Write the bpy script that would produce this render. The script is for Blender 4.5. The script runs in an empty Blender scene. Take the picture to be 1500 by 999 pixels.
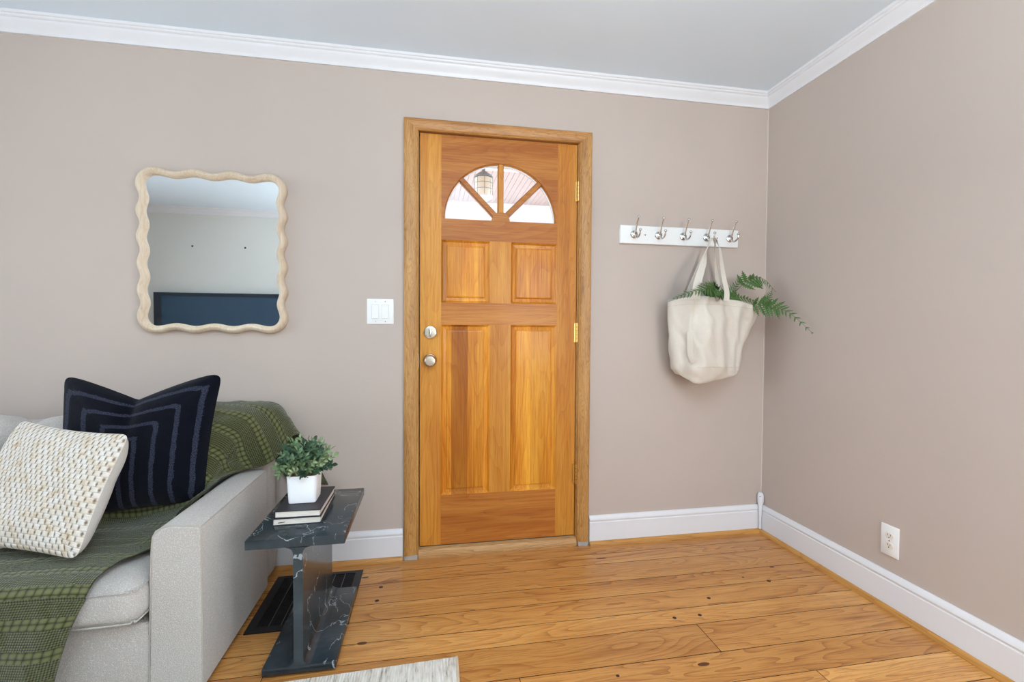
import bpy, bmesh, math, random
from mathutils import Vector, Matrix, noise
PI = math.pi
random.seed(11)
S = bpy.context.scene
COL = S.collection

# ------------------------------------------------------------------ camera
cam_d = bpy.data.cameras.new('camera'); cam = bpy.data.objects.new('camera', cam_d); COL.objects.link(cam)
cam_d.sensor_width = 36; cam_d.lens = 673.8 / 1500 * 36; cam_d.clip_start = 0.02
cr = Vector((0.98449093, -0.1753429, 0.00569817)); cu = Vector((-0.00120734, 0.02570777, 0.99966877)); cf = Vector((0.17543131, 0.98417172, -0.02509736))
m = Matrix.Identity(4)
for i in range(3):
    m[i][0] = cr[i]; m[i][1] = cu[i]; m[i][2] = -cf[i]
m.translation = Vector((0, -2.3, 1.135))
cam.matrix_world = m
S.camera = cam

# ------------------------------------------------------------------ world
w = bpy.data.worlds.new('sky'); S.world = w; w.use_nodes = True
bg = w.node_tree.nodes['Background']
bg.inputs[0].default_value = (0.86, 0.93, 1.0, 1); bg.inputs[1].default_value = 3.4

# ------------------------------------------------------------------ daylight at the windows
def area(name, loc, rot, sx, sy, power, col):
    l = bpy.data.lights.new(name, 'AREA'); l.shape = 'RECTANGLE'; l.size = sx; l.size_y = sy; l.energy = power; l.color = col
    o = bpy.data.objects.new(name, l); COL.objects.link(o); o.location = loc; o.rotation_euler = rot
    return o
area('daylight_left_window', (-4.06, -1.35, 1.45), (0, -PI/2, 0), 1.5, 2.1, 48, (0.80, 0.91, 1.0))      # faces +x
area('daylight_front_window', (1.22, -3.45, 1.36), (PI/2, 0, 0), 0.70, 1.25, 31, (1.0, 0.97, 0.94))       # faces +y
area('daylight_right_window', (2.01, -2.62, 1.35), (0, PI/2, 0), 1.45, 0.90, 42, (1.0, 0.975, 0.95))       # faces -x
area('bounced_photo_flash', (0.15, -2.45, 1.75), (PI, 0, 0), 0.35, 0.35, 62, (0.76, 0.90, 1.0))       # faces the ceiling

# ------------------------------------------------------------------ colour management
vs = S.view_settings
vs.view_transform = 'Standard'; vs.look = 'None'; vs.gamma = 1; vs.exposure = 0.04
vs.use_curve_mapping = False

# ================================================================== helpers
def srgb(r, g, b):
    f = lambda c: (c/255/12.92 if c/255 <= 0.04045 else ((c/255+0.055)/1.055)**2.4)
    return (f(r), f(g), f(b), 1)

class NT:
    def __init__(s, name):
        s.m = bpy.data.materials.new(name); s.m.use_nodes = True; s.t = s.m.node_tree; s.n = s.t.nodes; s.l = s.t.links
        s.b = s.n['Principled BSDF']; s.out = s.n['Material Output']
    def new(s, typ, **kw):
        x = s.n.new(typ)
        for k, v in kw.items():
            if k.startswith('i_'):
                key = k[2:]
                x.inputs[int(key) if key.isdigit() else key.replace('_', ' ')].default_value = v
            else: setattr(x, k, v)
        return x
    def link(s, a, b): s.l.new(a, b)
    def math(s, op, a, b=None, c=None):
        x = s.n.new('ShaderNodeMath'); x.operation = op
        for i, v in enumerate((a, b, c)):
            if v is None: continue
            if isinstance(v, (int, float)): x.inputs[i].default_value = v
            else: s.l.new(v, x.inputs[i])
        return x.outputs[0]
    def ramp(s, fac, stops, interp='LINEAR'):
        x = s.n.new('ShaderNodeValToRGB'); x.color_ramp.interpolation = interp
        e = x.color_ramp.elements
        while len(e) < len(stops): e.new(0.5)
        for i, (p, c) in enumerate(stops): e[i].position = p; e[i].color = c
        s.l.new(fac, x.inputs[0]); return x.outputs[0]
    def mix(s, fac, a, b, mode='MIX'):
        x = s.n.new('ShaderNodeMix'); x.data_type = 'RGBA'; x.blend_type = mode
        for sock, v in ((x.inputs[0], fac), (x.inputs[6], a), (x.inputs[7], b)):
            if isinstance(v, (int, float, tuple)): sock.default_value = v
            else: s.l.new(v, sock)
        return x.outputs[2]
    def bump(s, h, strength=0.3, dist=0.002):
        x = s.new('ShaderNodeBump', i_Strength=strength, i_Distance=dist); s.l.new(h, x.inputs['Height']); s.l.new(x.outputs[0], s.b.inputs['Normal'])
    def coords(s, scale=(1, 1, 1), kind='Object', rand=0.0, rot=(0, 0, 0)):
        tc = s.new('ShaderNodeTexCoord'); v = tc.outputs[kind]
        if rand:
            oi = s.new('ShaderNodeObjectInfo'); r = s.math('MULTIPLY', s.objrand(oi), rand)
            cx = s.new('ShaderNodeCombineXYZ')
            for i in range(3): s.link(r, cx.inputs[i])
            a = s.new('ShaderNodeVectorMath', operation='ADD'); s.link(v, a.inputs[0]); s.link(cx.outputs[0], a.inputs[1]); v = a.outputs[0]
        mp = s.new('ShaderNodeMapping'); mp.inputs['Scale'].default_value = scale; mp.inputs['Rotation'].default_value = rot
        s.link(v, mp.inputs[0]); return mp.outputs[0]
    def objrand(s, oi):
        sp = s.new('ShaderNodeSeparateColor'); s.link(oi.outputs['Color'], sp.inputs[0]); return sp.outputs[0]
    def noise(s, vec, scale=5, detail=3, rough=0.5, dist=0.0):
        x = s.new('ShaderNodeTexNoise'); x.inputs['Scale'].default_value = scale; x.inputs['Detail'].default_value = detail
        x.inputs['Roughness'].default_value = rough; x.inputs['Distortion'].default_value = dist
        s.link(vec, x.inputs['Vector']); return x.outputs['Fac']

def plain(name, col, rough=0.5, metal=0.0, spec=None, bump=0, bscale=200, var=0.0, coat=0):
    t = NT(name); t.b.inputs['Base Color'].default_value = col; t.b.inputs['Roughness'].default_value = rough; t.b.inputs['Metallic'].default_value = metal
    if spec is not None: t.b.inputs['Specular IOR Level'].default_value = spec
    if coat: t.b.inputs['Coat Weight'].default_value = coat
    v = t.coords()
    if bump: t.bump(t.noise(v, bscale, 2), bump, 0.001)
    if var:
        n = t.noise(v, 6, 4); d = tuple(c*(1-var) for c in col[:3]) + (1,)
        t.link(t.ramp(n, [(0.3, d), (0.7, col)]), t.b.inputs['Base Color'])
    return t.m

def wood(name, light, mid, dark, axis='z', gs=1.0, rough=0.3, tone=0.25, figure=0.5, rand=37.0, band=0, pores=0.25, coat=0.0, spec=0.5, glue=False):
    """grain runs along 'axis'"""
    t = NT(name)
    def sc(across, along): return tuple(along if a == axis else across for a in 'xyz')
    v = t.coords(sc(1, 0.09), rand=rand)
    big = t.noise(v, 9*gs, 3, 0.5, 0.6)                      # slow tonal streaks
    v2 = t.coords(sc(1, 0.03), rand=rand)
    fine = t.noise(v2, 140*gs, 4, 0.6)                       # fibres
    # growth-ring figure
    v3 = t.coords(sc(1, 0.12), rand=rand)
    rn = t.noise(v3, 5*gs, 2, 0.5, 0.3)
    rings = t.math('FRACT', t.math('MULTIPLY', rn, 24))
    rings = t.math('POWER', rings, 3.0)
    f = t.math('ADD', t.math('MULTIPLY', big, 0.75), t.math('MULTIPLY', rings, figure*0.35))
    f = t.math('ADD', f, t.math('MULTIPLY', t.math('SUBTRACT', fine, 0.5), 0.55))
    base = t.ramp(f, [(0.2, light), (0.5, mid), (0.85, dark)])
    oi = t.new('ShaderNodeObjectInfo')
    tonev = t.math('ADD', t.math('MULTIPLY', t.objrand(oi), tone), 1 - tone*0.5)
    if glue:
        tc = t.new('ShaderNodeTexCoord'); sx = t.new('ShaderNodeSeparateXYZ'); t.link(tc.outputs['Object'], sx.inputs[0])
        fl = t.math('FLOOR', t.math('ADD', t.math('MULTIPLY', sx.outputs['X'], 12.3), t.math('MULTIPLY', t.objrand(oi), 9)))
        wn = t.new('ShaderNodeTexWhiteNoise', noise_dimensions='1D'); t.link(fl, wn.inputs['W'])
        tonev = t.math('MULTIPLY', tonev, t.math('ADD', t.math('MULTIPLY', wn.outputs[0], 0.55), 0.66))
    cc = t.new('ShaderNodeCombineXYZ')
    t.link(tonev, cc.inputs[0]); t.link(t.math('POWER', tonev, 1.3), cc.inputs[1]); t.link(t.math('POWER', tonev, 1.6), cc.inputs[2])
    col = t.mix(1.0, base, cc.outputs[0], 'MULTIPLY')
    # pores
    v4 = t.coords(sc(1, 0.02), rand=rand)
    p = t.noise(v4, 420*gs, 2, 0.5)
    pf = t.math('MULTIPLY', t.math('GREATER_THAN', p, 0.62), pores)
    col = t.mix(pf, col, tuple(c*0.45 for c in dark[:3]) + (1,))
    t.link(col, t.b.inputs['Base Color'])
    t.b.inputs['Roughness'].default_value = rough; t.b.inputs['Specular IOR Level'].default_value = spec
    t.b.inputs['Coat Weight'].default_value = coat; t.b.inputs['Coat Roughness'].default_value = 0.12
    t.bump(fine, 0.06, 0.001)
    return t.m

# ------------------------------------------------------------------ mesh helpers
def finish(bm, ang=38):
    bmesh.ops.recalc_face_normals(bm, faces=bm.faces)
    for f in bm.faces: f.smooth = True
    for e in bm.edges:
        if len(e.link_faces) == 2 and e.calc_face_angle(0) > math.radians(ang): e.smooth = False

crnd = random.Random(21)
def obj(name, bm, mat, parent=None, ang=38, recalc=True, loc=None):
    if recalc: finish(bm, ang)
    me = bpy.data.meshes.new(name); bm.to_mesh(me); bm.free()
    if mat: me.materials.append(mat)
    o = bpy.data.objects.new(name, me); COL.objects.link(o)
    if parent: o.parent = parent
    if loc: o.location = loc
    o.color = (random.Random(o.name).random(), 0.5, 0.5, 1)   # per-piece tone for the wood materials
    return o

def tag(o, label=None, cat=None, group=None, kind=None):
    if label: o['label'] = label
    if cat: o['category'] = cat
    if group: o['group'] = group
    if kind: o['kind'] = kind
    return o

def empty(name, loc=(0, 0, 0), rot=(0, 0, 0), **kw):
    o = bpy.data.objects.new(name, None); COL.objects.link(o); o.location = loc; o.rotation_euler = rot
    o.empty_display_size = 0.05
    return tag(o, **kw)

def NB(): return bmesh.new()

def box(bm, x0, x1, y0, y1, z0, z1, bev=0.0, seg=1):
    r = bmesh.ops.create_cube(bm, size=1)
    vs_ = r['verts']
    for v in vs_:
        v.co = Vector((x0 + (v.co.x+0.5)*(x1-x0), y0 + (v.co.y+0.5)*(y1-y0), z0 + (v.co.z+0.5)*(z1-z0)))
    if bev:
        es = list({e for v in vs_ for e in v.link_edges})
        bmesh.ops.bevel(bm, geom=es, offset=bev, segments=seg, affect='EDGES', profile=0.5)

def bx(*a, **k):
    bm = NB(); box(bm, *a, **k); return bm

def loft(bm, rings, closed=True, cap0=False, cap1=False):
    vr = [[bm.verts.new(p) for p in r] for r in rings]
    n = len(vr[0])
    for a, b in zip(vr, vr[1:]):
        for i in range(n if closed else n-1):
            j = (i+1) % n
            bm.faces.new((a[i], a[j], b[j], b[i]))
    if cap0: bm.faces.new(vr[0][::-1])
    if cap1: bm.faces.new(vr[-1])
    return vr

def prism(bm, pts, d, off=(0, 0, 0), axes='xz'):
    """extrude a 2D outline. axes: plane letters; d = (start, end) along the third"""
    third = ({'x', 'y', 'z'} - set(axes)).pop()
    rings = []
    for t in d:
        r = []
        for p in pts:
            c = {axes[0]: p[0], axes[1]: p[1], third: t}
            r.append(Vector((c['x']+off[0], c['y']+off[1], c['z']+off[2])))
        rings.append(r)
    loft(bm, rings, True, True, True)

def lathe(bm, prof, c, axis='z', n=20, mat3=None):
    """prof = [(radius, height)]; axis = direction of height"""
    rings = []
    for r, h in prof:
        ring = []
        for i in range(n):
            a = 2*PI*i/n; ca, sa = r*math.cos(a), r*math.sin(a)
            p = {'z': (ca, sa, h), 'y': (ca, h, sa), 'x': (h, ca, sa)}[axis]
            p = Vector(p)
            if mat3: p = mat3 @ p
            ring.append(Vector(c) + p)
        rings.append(ring)
    loft(bm, rings, True, True, True)

def cr_pts(pts, n):
    """Catmull-Rom through points, n samples per span"""
    P = [Vector(p) for p in pts]; out = []
    for i in range(len(P)-1):
        p0 = P[i-1] if i else P[0]*2 - P[1]; p1 = P[i]; p2 = P[i+1]; p3 = P[i+2] if i+2 < len(P) else P[-1]*2 - P[-2]
        for k in range(n):
            t = k/n
            out.append(0.5*((2*p1) + (p2-p0)*t + (2*p0-5*p1+4*p2-p3)*t*t + (3*p1-p0-3*p2+p3)*t*t*t))
    out.append(P[-1]); return out

def tube(bm, pts, rad, n=8, caps=True):
    pts = [Vector(p) for p in pts]; rings = []; up = None
    for i, p in enumerate(pts):
        d = (pts[min(i+1, len(pts)-1)] - pts[max(i-1, 0)]).normalized()
        if up is None:
            up = Vector((0, 0, 1)) if abs(d.z) < 0.9 else Vector((1, 0, 0))
        s = d.cross(up).normalized(); up = s.cross(d).normalized()
        r = rad[i] if isinstance(rad, (list, tuple)) else rad
        rings.append([p + s*r*math.cos(2*PI*k/n) + up*r*math.sin(2*PI*k/n) for k in range(n)])
    loft(bm, rings, True, caps, caps)

def grid(bm, P, uvf=None, cap=False):
    """P[i][j] points -> quads, optional uv function"""
    V = [[bm.verts.new(p) for p in row] for row in P]
    uv = bm.loops.layers.uv.verify() if uvf else None
    for i in range(len(V)-1):
        for j in range(len(V[0])-1):
            f = bm.faces.new((V[i][j], V[i+1][j], V[i+1][j+1], V[i][j+1]))
            if uvf:
                for l, (a, b) in zip(f.loops, ((i, j), (i+1, j), (i+1, j+1), (i, j+1))): l[uv].uv = uvf(a, b)
    return V

def mod(o, typ, **kw):
    x = o.modifiers.new(typ.lower(), typ)
    for k, v in kw.items(): setattr(x, k, v)
    return x

# ================================================================== materials
def paint(name, col, rough=0.55, b=0.08):
    t = NT(name); v = t.coords()
    n = t.noise(v, 1.3, 3, 0.6); c2 = tuple(c*0.965 for c in col[:3]) + (1,)
    t.link(t.ramp(n, [(0.35, c2), (0.65, col)]), t.b.inputs['Base Color'])
    t.b.inputs['Roughness'].default_value = rough; t.b.inputs['Specular IOR Level'].default_value = 0.35
    t.bump(t.noise(v, 260, 3), b, 0.0006); return t.m
M_wall = paint('greige_wall_paint', srgb(194, 180, 170))
M_ceil = paint('white_ceiling_paint', srgb(228, 240, 251), 0.8)
M_trim = paint('white_trim_paint', srgb(230, 230, 233), 0.35, 0.03)
M_ext = plain('exterior_white', srgb(240, 240, 238), 0.7)
M_porch = plain('porch_ceiling_paint', srgb(190, 166, 160), 0.6, var=0.06)
M_conc = plain('concrete', srgb(190, 186, 178), 0.85, var=0.1)

DL, DM, DD = srgb(220, 158, 66), srgb(196, 124, 42), srgb(150, 82, 20)
M_door_v = wood('fir_vertical', DL, DM, DD, 'z', rough=0.42, tone=0.22, figure=0.3, coat=0.06, spec=0.3)
M_door_h = wood('fir_horizontal', srgb(196, 130, 58), srgb(168, 98, 36), srgb(124, 62, 18), 'x', rough=0.42, tone=0.16, figure=0.3, coat=0.06, spec=0.3)
M_door_p = wood('fir_panel_glued', srgb(230, 162, 54), srgb(198, 118, 26), srgb(120, 56, 6), 'z', rough=0.38, tone=0.12, figure=0.3, coat=0.08, spec=0.3, glue=True)
M_case_v = wood('oak_casing_vertical', srgb(204, 156, 92), srgb(180, 128, 66), srgb(122, 78, 36), 'z', gs=3.2, rough=0.42, tone=0.1, figure=0.7, pores=0.6)
M_case_h = wood('oak_casing_horizontal', srgb(198, 144, 80), srgb(174, 118, 58), srgb(120, 74, 32), 'x', gs=3.2, rough=0.42, tone=0.1, figure=0.7, pores=0.6)
M_shoe_x = wood('oak_shoe_x', srgb(206, 152, 84), srgb(184, 128, 62), srgb(140, 92, 40), 'x', rough=0.4, tone=0.1)
M_shoe_y = wood('oak_shoe_y', srgb(206, 152, 84), srgb(184, 128, 62), srgb(140, 92, 40), 'y', rough=0.4, tone=0.1)
M_plank = wood('oak_floor', srgb(214, 158, 92), srgb(196, 134, 70), srgb(142, 84, 38), 'x', gs=1.3, rough=0.34, tone=0.46, figure=0.9, pores=0.5, coat=0.12, spec=0.4)
M_sub = plain('subfloor_dark', srgb(60, 36, 20), 0.9)
M_hole = plain('dark_wood_plug', srgb(44, 26, 16), 0.6)
M_knot = plain('dark_knot', srgb(104, 56, 28), 0.5, var=0.4)

def glass_mat(name, tint=(1, 1, 1, 1)):
    t = NT(name); tr = t.new('ShaderNodeBsdfTransparent'); tr.inputs[0].default_value = tint
    gl = t.new('ShaderNodeBsdfGlossy'); gl.inputs['Roughness'].default_value = 0.02
    fr = t.new('ShaderNodeFresnel'); fr.inputs[0].default_value = 1.45
    mx = t.new('ShaderNodeMixShader'); t.link(fr.outputs[0], mx.inputs[0]); t.link(tr.outputs[0], mx.inputs[1]); t.link(gl.outputs[0], mx.inputs[2])
    t.link(mx.outputs[0], t.out.inputs[0]); return t.m
M_glass = glass_mat('clear_glass')
M_mirror = plain('mirror_silver', (0.93, 0.95, 0.95, 1), 0.01, 1.0)
M_nickel = plain('satin_nickel', srgb(200, 192, 180), 0.24, 1.0)
M_nickel_p = plain('polished_nickel', srgb(204, 202, 200), 0.12, 1.0)
M_brass = plain('brass', srgb(214, 176, 104), 0.3, 1.0)
M_plate = plain('white_plastic', srgb(238, 239, 238), 0.3)
M_slot = plain('dark_slot', srgb(50, 48, 45), 0.6)
M_blackmetal = plain('black_grille_metal', srgb(38, 36, 40), 0.35, 0.4)
M_pit = plain('duct_darkness', srgb(14, 12, 12), 0.9)
M_tvb = plain('television_frame', srgb(28, 40, 54), 0.4)
M_tvs = plain('television_screen', srgb(52, 78, 100), 0.25)
M_washed = wood('whitewashed_wood', srgb(228, 212, 190), srgb(214, 194, 168), srgb(184, 158, 130), 'z', gs=1.2, rough=0.5, tone=0.04, figure=0.5, pores=0.15)

def fabric(name, col, dark, scale=330, b=0.5, sheen=0.2, stretch=(1, 1, 1)):
    t = NT(name); v = t.coords(stretch)
    vo = t.new('ShaderNodeTexVoronoi'); vo.inputs['Scale'].default_value = scale; t.link(v, vo.inputs['Vector'])
    n = t.noise(v, scale*0.6, 2); h = t.math('SUBTRACT', n, vo.outputs['Distance'])
    t.link(t.ramp(h, [(0.0, dark), (0.5, col)]), t.b.inputs['Base Color'])
    t.b.inputs['Roughness'].default_value = 0.9; t.b.inputs['Specular IOR Level'].default_value = 0.15
    t.b.inputs['Sheen Weight'].default_value = sheen
    t.bump(h, b, 0.0015); return t.m
M_sofa = fabric('sofa_boucle', srgb(215, 209, 203), srgb(180, 173, 166), 380, 0.6)
M_seam = plain('sofa_seam', srgb(176, 166, 156), 0.9)
M_canvas = fabric('bag_canvas', srgb(232, 226, 216), srgb(214, 206, 194), 700, 0.2, 0.1)
M_cream_back = fabric('pillow_back_cotton', srgb(226, 222, 216), srgb(205, 200, 194), 600, 0.15, 0.1)

def marble(name):
    t = NT(name); v = t.coords()
    cl = t.noise(v, 7, 5, 0.6, 0.4)
    base = t.ramp(cl, [(0.3, srgb(32, 40, 45)), (0.6, srgb(52, 62, 68)), (0.85, srgb(84, 86, 92))])
    vv = t.new('ShaderNodeTexNoise'); vv.inputs['Scale'].default_value = 3.6; vv.inputs['Detail'].default_value = 6; vv.inputs['Distortion'].default_value = 1.6
    t.link(t.coords((1, 1, 0.45), rot=(0.4, 0.5, 0.3)), vv.inputs['Vector'])
    a = t.math('ABSOLUTE', t.math('SUBTRACT', vv.outputs['Fac'], 0.5))
    vein = t.math('LESS_THAN', a, 0.0038)
    msk = t.math('GREATER_THAN', t.noise(v, 9, 3), 0.47)
    vein = t.math('MULTIPLY', vein, msk)
    t.link(t.mix(t.math('MULTIPLY', vein, 0.55), base, srgb(190, 196, 200)), t.b.inputs['Base Color'])
    t.b.inputs['Roughness'].default_value = 0.2; return t.m
M_marble = marble('dark_green_marble')

# ================================================================== room shell
XR, XL, YF, ZC = 1.852, -3.90, -3.285, 2.437
def struct(name, bm, mat, parent=None, **kw):
    o = obj(name, bm, mat, parent, **kw)
    if not parent: o['kind'] = 'structure'
    return o

# back wall with door opening (x -0.075..0.775, z 0..2.11)
b = NB()
box(b, XL, -0.075, 0, 0.14, -0.05, ZC); box(b, 0.775, XR+0.14, 0, 0.14, -0.05, ZC); box(b, -0.075, 0.775, 0, 0.14, 2.112, ZC)
struct('wall_back', b, M_wall)
RY0, RY1, RZ0, RZ1 = -3.10, -2.14, 0.62, 2.10
b = NB()
box(b, XR, XR+0.14, YF-0.14, RY0, -0.05, ZC); box(b, XR, XR+0.14, RY1, 0, -0.05, ZC)
box(b, XR, XR+0.14, RY0, RY1, -0.05, RZ0); box(b, XR, XR+0.14, RY0, RY1, RZ1, ZC); struct('wall_right', b, M_wall)
# left wall with window opening
WY0, WY1, WZ0, WZ1 = -2.4, -0.3, 0.7, 2.2
b = NB()
box(b, XL-0.14, XL, YF-0.14, WY0, -0.05, ZC); box(b, XL-0.14, XL, WY1, 0.14, -0.05, ZC)
box(b, XL-0.14, XL, WY0, WY1, -0.05, WZ0); box(b, XL-0.14, XL, WY0, WY1, WZ1, ZC); struct('wall_left', b, M_wall)
FX0, FX1, FZ0, FZ1 = 0.84, 1.60, 0.70, 2.02
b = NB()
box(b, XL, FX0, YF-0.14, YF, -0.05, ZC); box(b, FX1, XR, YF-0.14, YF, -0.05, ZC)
box(b, FX0, FX1, YF-0.14, YF, -0.05, FZ0); box(b, FX0, FX1, YF-0.14, YF, FZ1, ZC); struct('wall_front', b, paint('pale_grey_wall_paint', srgb(226, 226, 220)))  # wall colour made paler and greyer in place of more light on this wall
struct('ceiling', bx(XL-0.14, XR+0.14, YF-0.14, 0.14, ZC, ZC+0.1), M_ceil)

# windows (sash frame, cross bars, pane)
def window(name, horiz, a0, a1, z0, z1, plane, inward):
    root = empty(name, kind='structure')
    def bb(p0, p1, q0, q1, d0, d1):
        y0, y1 = sorted((plane + inward*d0, plane + inward*d1))
        return bx(p0, p1, y0, y1, q0, q1) if horiz else bx(y0, y1, p0, p1, q0, q1)
    fw = 0.05; mid = (z0+z1)/2; am = (a0+a1)/2
    for p in ((a0, a1, z0, z0+fw), (a0, a1, z1-fw, z1), (a0, a0+fw, z0+fw, z1-fw), (a1-fw, a1, z0+fw, z1-fw), (a0+fw, a1-fw, mid-0.02, mid+0.02), (am-0.02, am+0.02, z0+fw, mid-0.02), (am-0.02, am+0.02, mid+0.02, z1-fw)):
        obj('sash_bar', bb(*p, -0.09, -0.05), M_trim, root)
    for p in ((a0+fw, am-0.02, z0+fw, mid-0.02), (am+0.02, a1-fw, z0+fw, mid-0.02), (a0+fw, am-0.02, mid+0.02, z1-fw), (am+0.02, a1-fw, mid+0.02, z1-fw)):
        obj('pane', bb(*p, -0.074, -0.070), M_glass, root)
    cw = 0.07
    for p in ((a0-cw, a0, z0-cw, z1+cw), (a1, a1+cw, z0-cw, z1+cw), (a0, a1, z1, z1+cw), (a0, a1, z0-cw, z0)):
        obj('window_casing', bb(*p, 0.0005, 0.018), M_trim, root)
window('window_1', False, WY0, WY1, WZ0, WZ1, XL, 1)
window('window_2', True, FX0, FX1, FZ0, FZ1, YF, 1)
window('window_3', False, RY0, RY1, RZ0, RZ1, XR, -1)

# ------------------------------------------------------------------ floor of individual boards
sub = struct('floor', bx(XL, XR, YF, 0.14, -0.05, -0.020), M_sub)
seams = [0.0, -0.11, -0.208, -0.362, -0.474, -0.600, -0.702, -0.857, -0.990]
wd = [0.128, 0.10, 0.152, 0.112, 0.128, 0.152, 0.10]
i = 0
while seams[-1] > YF + 0.16: seams.append(seams[-1] - wd[i % 7]); i += 1
seams.append(YF)
rnd = random.Random(5)
fixed = {6: 1.016, 8: 1.275, 7: 0.288}            # joints the photograph shows (row index: x)
boards = []
for r in range(len(seams)-1):
    y1, y0 = seams[r], seams[r+1]
    xs = [XL]
    f = fixed.get(r)
    if r in (0, 1, 2, 3, 4, 5):                    # long unbroken boards near the door
        xs += [-3.1 + 0.7*rnd.random(), -1.3 + 0.4*rnd.random()]
    elif f is not None:
        xs += [f-3.0+rnd.random()*0.4, f-1.55, f]
    else:
        x = XL + 0.6 + rnd.random()
        while x < XR - 0.4: xs.append(x); x += 1.1 + rnd.random()*1.1
    xs.append(XR)
    for a, c in zip(xs, xs[1:]): boards.append((a, c, y0, y1))
for a, c, y0, y1 in boards:
    bm = NB(); g = 0.0013
    dz = -0.0003*rnd.random()
    box(bm, a+g, c-g, y0+g, y1-g, -0.020, dz)
    for v in bm.verts:
        if v.co.z > -0.01: v.co.z = dz
    fb = obj('floor_board', bm, M_plank, sub); fb.data.materials.append(M_sub)
    for pf in fb.data.polygons:
        if pf.normal.z < 0.5: pf.material_index = 1
# dark wood plugs and knots
def disc(bm, x, y, z, rx, ry, n=14):
    prism(bm, [(x + rx*math.cos(2*PI*k/n), y + ry*math.sin(2*PI*k/n)) for k in range(n)], (z-0.0004, z+0.0003), axes='xy')
for (x, y, r) in ((0.952, -0.653, .008), (1.061, -0.653, .008), (1.166, -0.553, .008), (1.515, -0.477, .009), (-0.211, -0.238, .009), (-0.217, -0.34, .009), (1.42, -0.43, .005), (0.608, -0.903, .006)):
    bm = NB(); disc(bm, x, y, 0.0003, r, r*0.9); tag(obj('wood_plug', bm, M_hole, sub), 'dark round plug in the floor board')
for (x, y, rx, ry) in ((0.84, -0.155, .028, .006), (0.918, -0.902, .022, .008), (-0.29, -0.145, .016, .007), (1.62, -0.37, .012, .005), (-0.24, -0.60, .018, .008)):
    bm = NB(); disc(bm, x, y, 0.0002, rx, ry); tag(obj('knot', bm, M_knot, sub), 'dark knot in the floor board')

# ------------------------------------------------------------------ baseboards, shoe, crown
def profile_run(bm, prof, axis, a0, a1, wall, sign, m0=0, m1=0):
    """prof=[(proj,z)]; axis 'x' run along x at wall y=wall, projecting sign*proj; m0/m1 mitre factors"""
    rings = []
    for a, mt in ((a0, m0), (a1, m1)):
        r = []
        for p, z in prof:
            s = a + mt*p
            r.append(Vector((s, wall + sign*p, z)) if axis == 'x' else Vector((wall + sign*p, s, z)))
        rings.append(r)
    loft(bm, rings, True, True, True)
BP = [(0.0, 0.0), (0.014, 0.0), (0.014, 0.118), (0.0115, 0.121), (0.0115, 0.126), (0.015, 0.130), (0.015, 0.138), (0.010, 0.146), (0.007, 0.154), (0, 0.154)]
SP = [(0.015, 0.0)] + [(0.015 + 0.014*math.cos(a), 0.022*math.sin(a)) for a in (0, PI/8, PI/4, 3*PI/8, PI/2)]
CP = [(0, 2.364), (0.010, 2.364), (0.012, 2.374), (0.015, 2.380), (0.022, 2.388), (0.032, 2.402), (0.036, 2.410), (0.036, 2.413), (0.041, 2.415), (0.044, 2.420), (0.044, 2.424), (0.049, 2.427), (0.051, ZC), (0, ZC)]
b = NB(); profile_run(b, BP, 'x', XL, -0.131, 0, -1); profile_run(b, BP, 'x', 0.828, XR, 0, -1, 0, -1); struct('baseboard_back', b, M_trim)
b = NB(); profile_run(b, BP, 'y', YF, 0, XR, -1, 1, -1); struct('baseboard_right', b, M_trim)
b = NB(); profile_run(b, BP, 'x', XL, XR, YF, 1, 1, -1); struct('baseboard_front', b, M_trim)
b = NB(); profile_run(b, BP, 'y', YF, 0, XL, 1, 1, -1); struct('baseboard_left', b, M_trim)
b = NB(); profile_run(b, SP, 'x', XL+.05, -0.131, 0, -1); profile_run(b, SP, 'x', 0.828, XR, 0, -1, 0, -1); struct('trim_1', b, M_shoe_x)
b = NB(); profile_run(b, SP, 'y', YF+.05, 0, XR, -1, 0, -1); struct('trim_2', b, M_shoe_y)
b = NB(); profile_run(b, CP, 'x', XL, XR, 0, -1, 1, -1); struct('trim_3', b, M_trim)
b = NB(); profile_run(b, CP, 'y', YF, 0, XR, -1, 1, -1); struct('trim_4', b, M_trim)
b = NB(); profile_run(b, CP, 'x', XL, XR, YF, 1, 1, -1); struct('trim_5', b, M_trim)
b = NB(); profile_run(b, CP, 'y', YF, 0, XL, 1, 1, -1); struct('trim_6', b, M_trim)
# slim painted bead running up the corner
M_bead = paint('corner_bead_paint', srgb(202, 190, 180))
b = NB(); prism(b, [(XR, 0), (XR-0.0035, 0), (XR, -0.0035)], (0.222, 2.364), axes='xy'); struct('trim_7', b, M_bead)

# white cord cover cap in the corner
t = empty('cord_cover', (XR-0.012, -0.012, 0), label='small white tapered plastic cap standing in the wall corner on the baseboard', cat='cord cover')
b = NB()
prof = [(0.007, 0.024), (0.008, 0.10), (0.010, 0.150), (0.0165, 0.172), (0.0165, 0.212), (0.013, 0.222), (0.006, 0.226)]
rings = []
for r, z in prof:
    rings.append([Vector((r*math.cos(a)-0.006 - (0.006 if z < 0.16 else 0), r*math.sin(a)-0.006 - (0.006 if z < 0.16 else 0), z)) for a in [2*PI*k/16 for k in range(16)]])
loft(b, rings, True, True, True); obj('cap', b, M_trim, t)
b = NB(); lathe(b, [(0.0025, 0), (0.0025, 0.002)], (-0.0190, -0.0190, 0.207), 'y', 8); obj('screw', b, M_slot, t)

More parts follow.
